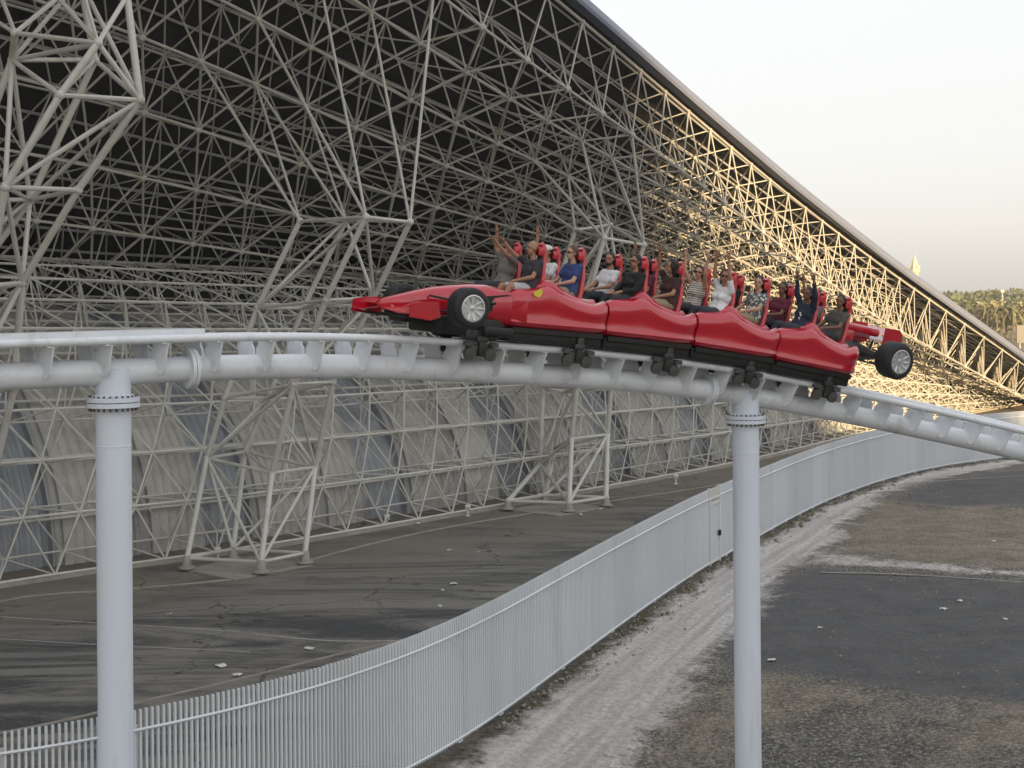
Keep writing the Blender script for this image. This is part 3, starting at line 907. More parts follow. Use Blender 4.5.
right_r = [[gnd(569, 503, .5), gnd(606, 497.5, .5), gnd(545, 495, .5), gnd(508, 501, .5)],
           ring_px([(571.5, 439, 76.5), (607.5, 434.5, 79), (555, 448, 81), (540, 464, 79)]),
           ring_px([(577, 387, 76), (611, 387, 78.5), (565, 392, 81), (543, 387, 79)]),
           ring_px([(585, 310, 75.5), (622, 308, 78), (575, 318, 81), (548, 316, 79)]),
           ring_px([(604, 238, 75), (644, 245, 77.5), (610, 225, 81), (575, 230, 79)])]
build_pylon('truss_pylon', 'slender lattice pylon standing behind the middle cars, tallest straight legs', right_r, .13, .085)

# little floodlights on the apron
for k, (x, y) in enumerate([(218, 561), (387, 526), (468, 516), (540, 504), (676, 484)]):
    p = gnd(x, y); t = thing('ground_light', 'small white ground floodlight on the apron by the lattice wall', 'floodlight', loc=(p.x, p.y, 0), group='ground floodlights along the lattice wall')
    mb = MB(); mb.tube((0, 0, 0), (0, 0, .28), .04, 8); mb.box((0, 0, .02), (.22, .22, .04)); mb.build('stand', M['whitepaint'], t)
    mb = MB(); mb.box((0, 0, .42), (.26, .18, .24), Matrix.Rotation(.4, 3, 'X'), bev=.03); mb.build('lamp_head', M['whitepaint'], t)

# ================================================================ TRACK
plan = [(-16.9, 19.5), (-12.0, 22.73), (-6.97, 26.0), (-0.93, 29.92), (5.34, 34.0), (9.75, 36.45), (14.1, 38.8), (18.5, 41.4), (23, 44.3)]
PLP = Path(catmull([(x, y, 0) for x, y in plan], 16))
cxs = np.array([-420, -120, 0, 86, 172, 250, 333, 440, 534, 627, 650, 723, 814, 905, 978, 1024, 1120, 1250], float)
cys = np.array([402, 381, 377, 373, 369, 366.5, 365.5, 369, 374, 380.5, 382.5, 391.5, 407, 426, 442, 453, 479, 520], float)
def track_point(t):
    p = PLP.at(t); px = 512 + F * p.x / p.y
    # smooth interpolation of the measured pixel height
    py = float(np.interp(px, cxs, cys))
    q = at(px, py, p.y); return Vector((p.x, p.y, q.z))
raw = [track_point(t) for t in np.arange(0, PLP.L, .35)]
zz = np.array([p.z for p in raw])
for _ in range(14): zz[1:-1] = (zz[:-2] + 2 * zz[1:-1] + zz[2:]) / 4
TR = Path([Vector((p.x, p.y, z)) for p, z in zip(raw, zz)])
RH = .56; GA = .50
def tframe(s):
    p = TR.at(s); T = TR.tan(s, .5); Fv = Vector((0, 0, 1)).cross(T).normalized(); U = T.cross(Fv).normalized()
    a = math.radians(10) * min(1, max(0, (s - 17.5) / 12.0))
    Fb = Fv * math.cos(a) + U * math.sin(a); Ub = U * math.cos(a) - Fv * math.sin(a)
    return p, T, Fb, Ub
def s_of_px(x, lat=0.0):
    best = None
    for s in np.arange(0, TR.L, .02):
        p, T, Fv, U = tframe(s); q = p + Fv * lat; d = abs(512 + F * q.x / q.y - x)
        if best is None or d < best[0]: best = (d, s)
    return best[1]
def build_track():
    t0 = TR.at(TR.L * .4)
    tr = thing('coaster_track', 'white tubular coaster track curving across the scene', 'coaster track', loc=tuple(t0)); bpy.context.view_layer.update()
    ss = np.arange(0, TR.L, .4)
    mb = MB(); mb.sweep([TR.at(s) for s in ss], .232, 28); mb.build('spine_pipe', M['track'], tr, world=True)
    for sg in (-1, 1):
        mb = MB(); pts = []
        for s in ss:
            p, T, Fv, U = tframe(s); pts.append(p + Fv * sg * GA + U * RH)
        mb.sweep(pts, .075, 14); mb.build('rail', M['track'], tr, world=True)
    poly = [(.54, .54), (.53, .44), (.42, .22), (.31, .0), (.26, -.10), (.20, -.13), (.14, -.08), (.0, .12), (-.14, -.08), (-.20, -.13), (-.26, -.10), (-.31, .0), (-.42, .22), (-.53, .44), (-.54, .54), (-.40, .55), (-.22, .38), (0, .32), (.22, .38), (.40, .55)]
    half = [(.08, .53), (.56, .53), (.53, .42), (.45, .12), (.42, .02), (.37, -.05), (.30, -.07), (.23, -.05), (.15, .10), (.03, .22), (.04, .34), (.10, .42)]
    s = .5; k = 0
    while s < TR.L - .5:
        p, T, Fv, U = tframe(s)
        ca_, sa_ = math.cos(.27), math.sin(.27)
        T0, F0 = T, Fv; Fv = F0 * ca_ - T0 * sa_; T = T0 * ca_ + F0 * sa_
        for sg in (-1, 1):
            Mx = Matrix(((Fv.x * sg, U.x, T.x, p.x), (Fv.y * sg, U.y, T.y, p.y), (Fv.z * sg, U.z, T.z, p.z), (0, 0, 0, 1)))
            mb = MB(); mb.prism(half, .035, Mx)
            # widened shoe under the rail
            mb.box(p + Fv * sg * .49 + U * .50, (.22, .10, .05), Matrix((T, Fv, U)).transposed())
            mb.build('tie_plate', M['track'], tr, smooth=False, world=True)
        s += 1.0; k += 1
    def ring(s, R=.36, L=.07):
        p, T, Fv, U = tframe(s); A = Matrix((U, Fv, T)).transposed()
        mb = MB()
        mb.lathe([(.20, -L - .045), (.25, -L), (R, -L), (R, -.006), (.22, -.005)], p, A, 30)
        mb.lathe([(.22, .005), (R, .006), (R, L), (.25, L), (.20, L + .045)], p, A, 30)
        o = mb.build('flange', M['track'], tr, world=True)
        mb = MB()
        for k in range(22):
            a = 2 * PI * k / 22; d = U * math.cos(a) + Fv * math.sin(a); c = p + d * (R - .05)
            mb.tube(c - T * (L + .07), c + T * (L + .07), .03, 6)
        b = mb.build('bolts', M['bolt'], o, world=True); b.matrix_parent_inverse = (tr.matrix_world).inverted()
    ring(s_of_px(190)); ring(s_of_px(706))
    # joint sleeve where rail sections meet
    # white slotted housing between the rails at the left
    s0, s1 = .3, s_of_px(197)
    q = MB(); slots = MB()
    pts = np.arange(s0, s1, .4); rings = []
    for s in list(pts) + [s1]:
        p, T, Fv, U = tframe(s); c = p + U * (RH + .10)
        rings.append([c + Fv * -.36 - U * .06, c + Fv * -.36 + U * .065, c + Fv * .36 + U * .065, c + Fv * .36 - U * .06])
    q.loft(rings); o = q.build('slotted_housing', M['track'], tr, smooth=False, world=True)
    s = s0 + .4
    while s < s1 - .5:
        p, T, Fv, U = tframe(s); c = p + U * (RH + .10) - Fv * .362
        R = Matrix((T, Fv, U)).transposed(); slots.box(c + U * .015, (.42, .006, .03), R)
        for e in (-.36, .36): slots.box(c + T * e - U * .02, (.04, .006, .03), R)
        s += 1.0
    so_ = slots.build('slots', M['black'], o, smooth=False, world=True); so_.matrix_parent_inverse = tr.matrix_world.inverted()
build_track()

def build_column(px, name, label, rad, zf_px):
    s = s_of_px(px); p = TR.at(s)
    t = thing(name, label, 'support column', loc=(p.x, p.y, 0), group=None)
    zf = at(px, zf_px, p.y).z
    mb = MB(); mb.lathe([(rad, -1.2), (rad, zf - .78), (rad + .006, zf - .775), (rad + .006, zf - .755), (rad, zf - .75), (rad, zf - .10)], n=40); mb.build('shaft', M['column'], t)
    mb = MB(); mb.lathe([(rad, zf + .095), (rad, p.z - .0), (rad * .96, p.z + .05), (rad * .5, p.z + .07)], n=40); mb.build('head_stub', M['column'], t)
    mb = MB(); R = rad + .155
    mb.lathe([(rad, zf - .10), (R, zf - .09), (R, zf - .01), (rad, zf - .005)], n=40); mb.lathe([(rad, zf + .003), (R, zf + .006), (R, zf + .085), (rad, zf + .093)], n=40)
    for k in range(24):
        a = 2 * PI * k / 24; d = Vector((math.cos(a), math.sin(a), 0)); tn = Vector((-d.y, d.x, 0))
        c = d * (rad + .09); z = zf + .09
        mb.add([c - d * .09 + tn * .012 + Vector((0, 0, z)), c + d * .05 + tn * .012 + Vector((0, 0, z)), c - d * .09 + tn * .012 + Vector((0, 0, z + .05)),
                c - d * .09 - tn * .012 + Vector((0, 0, z)), c + d * .05 - tn * .012 + Vector((0, 0, z)), c - d * .09 - tn * .012 + Vector((0, 0, z + .05))],
               [(0, 1, 2), (5, 4, 3), (0, 3, 4, 1), (1, 4, 5, 2), (2, 5, 3, 0)])
    o = mb.build('flange', M['column'], t)
    mb = MB()
    for k in range(24):
        a = 2 * PI * (k + .5) / 24; d = Vector((math.cos(a), math.sin(a), 0)) * (rad + .10)
        mb.tube(d + Vector((0, 0, zf - .15)), d + Vector((0, 0, zf + .12)), .021, 6)
    mb.build('bolts', M['bolt'], o)
build_column(113, 'support_column', 'thick white round column under the left end of the track', .305, 402)
build_column(744.5, 'support_column', 'thinner looking white round column under the right part of the track', .305, 419)

# ================================================================ TRAIN
CL = 2.36
S0 = s_of_px(508, -.85)
RT = RH + .075
def car_matrix(s, flip=False):
    p, T, Fv, U = tframe(s + CL / 2); p0 = p + U * RT - T * (CL / 2)
    return Matrix(((T.x, Fv.x, U.x, p0.x), (T.y, Fv.y, U.y, p0.y), (T.z, Fv.z, U.z, p0.z), (0, 0, 0, 1)))
# side profile: (x, lip height, half width)
PROF = [(0.0, 1.02, .80), (.12, 1.08, .84), (.30, 1.10, .88), (.55, 1.13, .90), (.80, 1.20, .90), (.95, 1.20, .90), (1.10, 1.13, .91), (1.30, 1.05, .93), (1.55, .98, .95), (1.80, .93, .96), (2.0, .92, .95), (2.15, .95, .92), (2.27, .99, .88), (2.34, 1.01, .84)]
def body_ring(x, h, w):
    b = .30
    L = [(0, b), (w - .32, b), (w - .16, b + .02), (w - .05, b + .07), (w - .015, b + .13), (w - .06, b + .22), (w - .03, (b + h) / 2 + .02), (w - .0, h - .24), (w - .03, h - .12), (w - .10, h - .03),
         (w - .20, h + .01), (w - .27, h - .02), (w - .30, h - .10), (w - .32, max(.5, h - .45)), (w - .40, .46), (0, .46)]
    right = [Vector((x, -y, z)) for y, z in L]; left = [Vector((x, y, z)) for y, z in L[::-1]]
    return right + left
def wheel(parent, x, y, z, R, w):
    A = Matrix.Rotation(PI / 2, 3, 'X')
    t = bpy.data.objects.new('racing_wheel', None)
    t = None
    sgn = -1 if y < 0 else 1
    A = Matrix.Rotation(-sgn * PI / 2, 3, 'X')      # local z points outwards
    mb = MB(); h = w / 2
    mb.lathe([(R * .66, -h), (R * .80, -h * 1.02), (R * .93, -h * .94), (R * .985, -h * .78), (R, -h * .5), (R, h * .5), (R * .985, h * .78), (R * .93, h * .94), (R * .80, h * 1.02), (R * .66, h), (R * .62, h * .8), (R * .62, -h * .8)], (x, y, z), A, 40)
    ty = mb.build('racing_wheel', M['rubber'], parent)
    mb = MB()
    mb.lathe([(R * .665, h * .80), (R * .665, h * 1.0), (R * .60, h * 1.02), (R * .56, h * .7), (R * .56, -h * .2), (.02, -h * .2), (.02, -h * .3), (R * .64, -h * .3), (R * .64, h * .7)], (x, y, z), A, 36)
    for k in range(10):
        a = 2 * PI * k / 10; d = Vector((math.cos(a), math.sin(a), 0)); tn = Vector((-d.y, d.x, 0))
        p0 = A @ (d * .05 + Vector((0, 0, h * .62))) + Vector((x, y, z)); p1 = A @ (d * R * .6 + Vector((0, 0, h * .88))) + Vector((x, y, z))
        mb.tube(p0, p1, .028, 5)
    mb.lathe([(.09, h * .4), (.09, h * .72), (.05, h * .82)], (x, y, z), A, 12)
    mb.build('rim', M['rim'], ty)
    mb = MB(); mb.lathe([(R * .5, -h * .1), (R * .5, h * .02), (.1, h * .05)], (x, y, z), A, 20); mb.build('brake_disc', M['steel'], ty)
    return ty
def bogie(parent, x):
    mb = MB()
    for y in (-.62, .62):
        mb.box((x, y, .10), (.72, .10, .20), bev=.03); mb.box((x, y, -.20), (.62, .10, .24), bev=.03)
        mb.box((x + .02, y * 1.08, -.02), (.16, .10, .52), bev=.02)
        mb.box((x, y * 1.12, .02), (.26, .08, .12), bev=.02)
    mb.tube((x, -.66, .2), (x, .66, .2), .06, 10); mb.box((x, 0, .24), (.3, 1.0, .14), bev=.03)
    for y in (-.7, .7):
        for dx in (-.22, .22): mb.tube((x + dx, y * .8, .16), (x + dx, y, .16), .03, 6)
    b = mb.build('wheel_assembly', M['steel'], parent)
    for y in (-1, 1):
        A = Matrix.Rotation(PI / 2, 3, 'X')
        for dx in (-.3, .3):
            w = MB(); w.lathe([(.05, -.06), (.18, -.05), (.185, .0), (.18, .05), (.05, .06)], (x + dx, y * .54, .185), A, 18); w.build('road_wheel', M['wheelgrey'], b)
            w = MB(); w.lathe([(.04, -.05), (.13, -.04), (.13, .04), (.04, .05)], (x + dx * .8, y * .66, -.27), A, 14); w.build('upstop_wheel', M['wheelgrey'], b)
            w = MB(); w.lathe([(.04, -.05), (.10, -.04), (.10, .04), (.04, .05)], (x + dx, y * .68, -.075), None, 14); w.build('guide_wheel', M['wheelgrey'], b)
    return b
SEATX = (.62, 1.62); SEATY = .43
def seat(parent, x, y):
    # red shell column that curves up to the headrest, black padding in front of it
    prof = [(x - .45, .66, .20, .04), (x - .1, .64, .22, .05), (x + .12, .70, .23, .06), (x + .24, .95, .24, .06), (x + .30, 1.22, .22, .055), (x + .34, 1.45, .17, .045), (x + .38, 1.66, .10, .035), (x + .39, 1.82, .085, .035), (x + .37, 1.96, .085, .035), (x + .32, 2.03, .07, .03)]
    def ring(p, off, wd, th):
        i = prof.index(p); a = prof[max(i - 1, 0)]; b = prof[min(i + 1, len(prof) - 1)]
        t = Vector((b[0] - a[0], 0, b[1] - a[1])).normalized(); n = Vector((t.z, 0, -t.x))    # backwards / down
        c = Vector((p[0], y, p[1])) + n * off; Yv = Vector((0, 1, 0)); out = []
        for k in range(12):
            a_ = 2 * PI * k / 12; ca, sa = math.cos(a_), math.sin(a_)
            out.append(c + Yv * wd * math.copysign(abs(ca) ** .6, ca) + n * th * math.copysign(abs(sa) ** .7, sa))
        return out
    mb = MB(); mb.loft([ring(p, .06, p[2], p[3] + .02) for p in prof]); s = mb.build('seat', M['darkred'], parent)
    mb = MB(); mb.loft([ring(p, -.02, p[2] * .82, p[3]) for p in prof[:-1]]); mb.build('cushion', M['black'], s)
    mb = MB()
    hx, hz = x + .34, 1.90
    for sg in (-1, 1): mb.box((hx - .02, y + sg * .10, hz), (.13, .04, .17), bev=.02)
    mb.box((hx + .05, y, hz + .03), (.07, .20, .20), bev=.03)
    mb.build('headrest', M['darkred'], s)
    mb = MB(); mb.sweep([(x - .28, y - .2, .95), (x - .22, y - .17, 1.13), (x - .2, y, 1.17), (x - .22, y + .17, 1.13), (x - .28, y + .2, .95)], .03, 8)
    mb.box((x - .12, y, 1.10), (.2, .26, .08), bev=.03); mb.build('lap_bar', M['black'], s)
labels = ['front red coaster car with long nose, wing and open wheels', 'second red coaster car from the nose, behind the front car',
          'third red coaster car from the nose, between second and rear cars', 'rear red coaster car with rear wing and open wheels']
cars = []
for ci in range(4):
    Mx = car_matrix(S0 + ci * CL); car = thing('coaster_car', labels[ci], 'coaster car', mat=Mx, group='red cars of the coaster train'); cars.append(car)
    mb = MB(); mb.loft([body_ring(x, h, w) for x, h, w in PROF]); mb.build('body', M['red'], car, angle=50)
    # sculpted step from the peak down into the rear seat opening
    for sg in (-1, 1):
        mb = MB(); rings = []
        for x, z, w in ((.60, 1.14, .08), (.80, 1.26, .14), (.95, 1.27, .18), (1.12, 1.18, .21), (1.35, 1.07, .22), (1.6, .99, .22), (1.9, .94, .18), (2.1, .95, .12)):
            yc = .60
            rings.append([Vector((x, sg * (yc - w * .6), z - .06)), Vector((x, sg * (yc - w * .4), z + .05)), Vector((x, sg * yc, z + .075)), Vector((x, sg * (yc + w * .7), z + .02)), Vector((x, sg * (yc + w * .9), z - .08))])
        mb.loft(rings); mb.build('side_cowl', M['red'], car, angle=60)
    mb = MB(); mb.box((CL / 2, 0, .16), (CL - .02, 1.40, .27), bev=.04); mb.box((CL / 2, 0, .27), (CL - .1, 1.56, .10)); mb.box((0, 0, .22), (.3, .2, .12))
    mb.build('chassis', M['black'], car)
    bogie(car, -.60)
    if ci == 3: bogie(car, CL - .62)
    for sx in SEATX:
        for sy in (-SEATY, SEATY + .06): seat(car, sx - (.2 if ci == 0 else 0), sy)
    mb = MB()
    for k in range(3): mb.box((CL - .03 + k * .045, 0, .62), (.02, 1.1 - k * .1, .5))
    mb.build('coupling_boot', M['black'], car)
    if ci in (0,):
        # nose
        st = [(-2.62, .05, .54, .60), (-2.55, .11, .47, .66), (-2.3, .17, .44, .74), (-1.9, .22, .41, .86), (-1.5, .27, .38, .97), (-1.1, .33, .36, 1.04), (-.7, .42, .34, 1.10), (-.35, .58, .33, 1.13), (-.05, .74, .32, 1.10), (.02, .78, .32, 1.04)]
        mb = MB(); rings = []
        for x, w, z0, z1 in st:
            zc = (z0 + z1) / 2; hh = (z1 - z0) / 2; r = []
            for k in range(20):
                a = 2 * PI * k / 20; ca, sa = math.cos(a), math.sin(a)
                r.append(Vector((x, w * math.copysign(abs(ca) ** .75, ca), zc + hh * math.copysign(abs(sa) ** .75, sa))))
            rings.append(r)
        mb.loft(rings); mb.build('nose', M['red'], car, angle=60)
        mb = MB()
        for sg in (-1, 1):
            rings = []
            for yy, dz, dx in ((.0, .02, 0), (.35, .0, .02), (.75, -.05, .05), (1.16, -.04, .10)):
                c0 = Vector((-2.45 + dx, sg * yy, .46 + dz)); r = []
                for qx, qz in ((-.16, 0), (-.08, .035), (.12, .05), (.34, .10), (.34, .075), (.1, .01), (-.1, -.02)): r.append(c0 + Vector((qx, 0, qz)))
                rings.append(r)
            mb.loft(rings)
            mb.prism([(-2.56, .36), (-2.56, .60), (-2.30, .66), (-1.96, .69), (-1.88, .40), (-2.1, .32)], .03, Matrix(((1, 0, 0, 0), (0, 0, 1, sg * 1.18), (0, 1, 0, 0), (0, 0, 0, 1))))
            mb.box((-2.12, sg * .8, .60), (.26, .74, .03), Matrix.Rotation(-.35, 3, 'Y'))
            mb.tube((-2.4, sg * .14, .54), (-2.35, sg * .2, .48), .04)
        mb.build('front_wing', M['red'], car)
        mb = MB(); mb.box((-1.25, 0, .32), (1.9, .5, .16), bev=.05); mb.box((-2.05, 0, .36), (.8, 1.7, .06), bev=.02); mb.box((-.8, 0, .26), (1.5, 1.3, .36), bev=.05); mb.box((-.3, 0, .2), (.7, 1.7, .2), bev=.05)
        mb.build('underfloor', M['black'], car)
        mb = MB()
        for sg in (-1, 1):
            for z0, z1 in ((.95, .92), (.66, .72)):
                for dx in (-.28, .25): mb.tube((-1.36 + dx, sg * .28, z0 - .15), (-1.36, sg * 1.1, z1 - .2), .022, 6)
        mb.build('suspension', M['black'], car)
        for sy in (-1.30, 1.30): wheel(car, -1.36, sy, .62, .395, .40)
        # side pod with dark intake and yellow emblem
        for sg in (-1, 1):
            mb = MB(); rings = []
            for x, w, z0, z1 in ((-.62, .30, .50, .86), (-.55, .42, .42, .95), (-.3, .55, .38, 1.0), (.0, .68, .34, 1.03), (.3, .80, .33, 1.09)):
                r = []
                for y_, z_ in ((.2, z0), (w * .9 + .06, z0), (w + .08, z0 + .1), (w + .08, z1 - .14), (w, z1 - .02), (.2, z1)): r.append(Vector((x, sg * y_, z_)))
                rings.append(r)
            mb.loft(rings); mb.build('side_pod', M['red'], car, angle=50)
            mb = MB(); mb.prism([(-.52, .62), (-.5, .88), (-.1, .95), (.12, .92), (.02, .68), (-.3, .58)], .06, Matrix(((1, 0, 0, 0), (.34, 0, sg, sg * .0), (0, 1, 0, 0), (0, 0, 0, 1))) if False else Matrix(((1, 0, 0, 0), (sg * .36, 0, 1, sg * .70), (0, 1, 0, 0), (0, 0, 0, 1))))
            mb.build('intake', M['black'], car)
            mb = MB(); sh = [(.0, .07), (.10, .07), (.11, .0), (.06, -.05), (.0, -.08), (-.06, -.05), (-.11, 0), (-.10, .07)]
            ca_, sa_ = math.cos(.5), math.sin(.5)
            mb.prism([(.52 + x * ca_ - y * sa_, 1.03 + x * sa_ + y * ca_) for x, y in sh], .02, Matrix(((1, 0, 0, 0), (0, 0, 1, sg * .885), (0, 1, 0, 0), (0, 0, 0, 1))))
            mb.build('emblem', M['yellow'], car)
    if ci == 3:
        mb = MB(); rings = []
        for x, w, z0, z1 in ((CL - .15, .5, .45, 1.15), (CL + .1, .42, .5, 1.18), (CL + .5, .30, .6, 1.12), (CL + .95, .16, .7, 1.0), (CL + 1.2, .1, .74, .92)):
            r = []
            for k in range(16):
                a = 2 * PI * k / 16; ca, sa = math.cos(a), math.sin(a); r.append(Vector((x, w * ca, (z0 + z1) / 2 + (z1 - z0) / 2 * sa)))
            rings.append(r)
        mb.loft(rings); mb.build('engine_cover', M['black'], car)
        mb = MB(); mb.box((CL + .50, 0, 1.40), (1.1, .42, .20), bev=.05); mb.box((CL + .1, 0, 1.1), (.3, .5, .5), bev=.06)
        mb.build('rear_beam', M['red'], car)
        mb = MB(); rings = []
        for yy in (-.56, .56):
            rings.append([Vector((CL + 1.12 + qx, yy, 1.38 + qz)) for qx, qz in ((-.18, 0), (-.05, .05), (.2, .16), (.2, .12), (-.05, -.01))])
        mb.loft(rings)
        rings = [[Vector((CL + 1.12 + qx, yy, 1.20 + qz)) for qx, qz in ((-.18, 0), (-.05, .05), (.2, .14), (.2, .10), (-.05, -.01))] for yy in (-.56, .56)]
        mb.loft(rings)
        for sg in (-1, 1):
            mb.prism([(CL + .85, 1.12), (CL + .85, 1.56), (CL + 1.29, 1.58), (CL + 1.41, 1.48), (CL + 1.41, 1.14), (CL + 1.17, 1.06)], .035, Matrix(((1, 0, 0, 0), (0, 0, 1, sg * .575), (0, 1, 0, 0), (0, 0, 0, 1))))
        mb.build('rear_wing', M['red'], car)
        mb = MB()
        for sg in (-1, 1):
            mb.tube((CL + 1.1, sg * .12, .8), (CL + 1.3, sg * .2, 1.3), .03)
            for z0, z1 in ((1.0, .95), (.7, .72)):
                for dx in (-.25, .25): mb.tube((CL + .65 + dx, sg * .25, z0), (CL + .72, sg * 1.1, z1 - .06), .022, 6)
        mb.tube((CL + .65, -1.2, .84), (CL + .65, 1.2, .84), .035); mb.build('suspension', M['steel'], car)
        for sy in (-1.28, 1.28): wheel(car, CL + .65, sy, .88, .43, .46)

# ================================================================ RIDERS
def capsule(bm, p0, p1, r0, r1, n=12):
    p0 = Vector(p0); p1 = Vector(p1); mb = MB(); mb.tube(p0, p1, r0, n, r1); mb.ball(p0, r0, n, 8); mb.ball(p1, r1, n, 8)
    base = [bm.verts.new(v) for v in mb.v]
    for f in mb.f:
        try: bm.faces.new([base[i] for i in f])
        except ValueError: pass
def ellip(bm, c, r, R=None):
    mb = MB(); mb.ball(c, 1.0, 16, 12, r, R); base = [bm.verts.new(v) for v in mb.v]
    for f in mb.f: bm.faces.new([base[i] for i in f])
def remesh(bm, voxel, smooth=3):
    me = bpy.data.meshes.new('tmp'); bmesh.ops.recalc_face_normals(bm, faces=bm.faces); bm.to_mesh(me); bm.free()
    o = bpy.data.objects.new('tmp', me); COL.objects.link(o)
    md = o.modifiers.new('r', 'REMESH'); md.mode = 'VOXEL'; md.voxel_size = voxel
    s = o.modifiers.new('s', 'SMOOTH'); s.iterations = smooth; s.factor = .5
    dg = bpy.context.evaluated_depsgraph_get(); dg.update()
    out = bpy.data.meshes.new_from_object(o.evaluated_get(dg)); bpy.data.objects.remove(o); out.shade_smooth()
    return out
def cloth_mat(name, col, pattern=None):
    if pattern is None: return paint(name, col, .85, .10, 14, bump=.3, bscale=60)
    m, nt, b = nodes_of(name); N = nt.nodes; L = nt.links
    tc = N.new('ShaderNodeTexCoord')
    if pattern == 'stripe':
        w = N.new('ShaderNodeTexWave'); w.bands_direction = 'Z'; w.inputs['Scale'].default_value = 7.5; L.new(tc.outputs['Object'], w.inputs['Vector']); src = w.outputs['Fac']; th = .5
    else:
        w = N.new('ShaderNodeTexVoronoi'); w.inputs['Scale'].default_value = 17; L.new(tc.outputs['Object'], w.inputs['Vector']); src = w.outputs['Distance']; th = .42
    r = N.new('ShaderNodeValToRGB'); e = r.color_ramp.elements; e[0].position = th - .06; e[1].position = th + .06
    e[0].color = tuple(col[0]) + (1,); e[1].color = tuple(col[1]) + (1,)
    L.new(src, r.inputs['Fac']); L.new(r.outputs['Color'], b.inputs['Base Color']); b.inputs['Roughness'].default_value = .85
    return m
SKIN = [paint('skin_light', (.50, .29, .20), .5, .06, 9), paint('skin_tan', (.36, .19, .12), .5, .06, 9), paint('skin_brown', (.20, .10, .062), .5, .06, 9)]
HAIR = paint('hair_dark', (.018, .013, .011), .55, .3, 30, bump=.5, bscale=80)
HAIRB = paint('hair_brown', (.10, .055, .03), .55, .3, 30, bump=.5, bscale=80)
JEANS = cloth_mat('trousers_dark', (.035, .04, .055)); SHORTS = cloth_mat('shorts_pale', (.48, .48, .50)); KHAKI = cloth_mat('shorts_khaki', (.33, .26, .17))
def arm_pts(pose, sg, rnd):
    S = Vector((-.13, sg * .19, .45))
    if pose == 'up': return S, Vector((-.02 + rnd.uniform(-.03, .08), sg * (.27 + rnd.uniform(0, .05)), .70)), Vector((.02 + rnd.uniform(-.05, .14), sg * (.24 + rnd.uniform(-.04, .10)), .95))
    if pose == 'high': return S, Vector((.0, sg * .22, .74)), Vector((.03 + rnd.uniform(-.03, .05), sg * (.17 + rnd.uniform(-.02, .05)), 1.01))
    if pose == 'out': return S, Vector((.12, sg * .26, .58)), Vector((.33, sg * .26, .76))
    return S, Vector((.03, sg * .25, .20)), Vector((.25, sg * .13, .13))
def hand(bm, W, d, palm_n, sg):
    """palm with four unequal fingers and a thumb, pointing along d"""
    d = d.normalized(); side = d.cross(palm_n).normalized(); 
    capsule(bm, W, W + d * .075, .026, .030, 8)
    capsule(bm, W + d * .05 - side * .022, W + d * .08 - side * .026, .022, .018, 8); capsule(bm, W + d * .05 + side * .022, W + d * .08 + side * .026, .022, .018, 8)
    for k, (o, l) in enumerate(((-.034, .062), (-.012, .078), (.011, .074), (.033, .056))):
        b = W + d * .085 + side * o; m = b + d * l * .55 + side * o * .45; e = m + (d * .8 + palm_n * .5) * l * .5
        capsule(bm, b, m, .0115, .0105, 6); capsule(bm, m, e, .0105, .009, 6)
    b = W + d * .03 - side * .028 * sg; m = b + (d * .6 - side * sg) * .032; e = m + (d * .9 - side * sg * .4) * .03
    capsule(bm, b, m, .014, .012, 6); capsule(bm, m, e, .012, .010, 6)
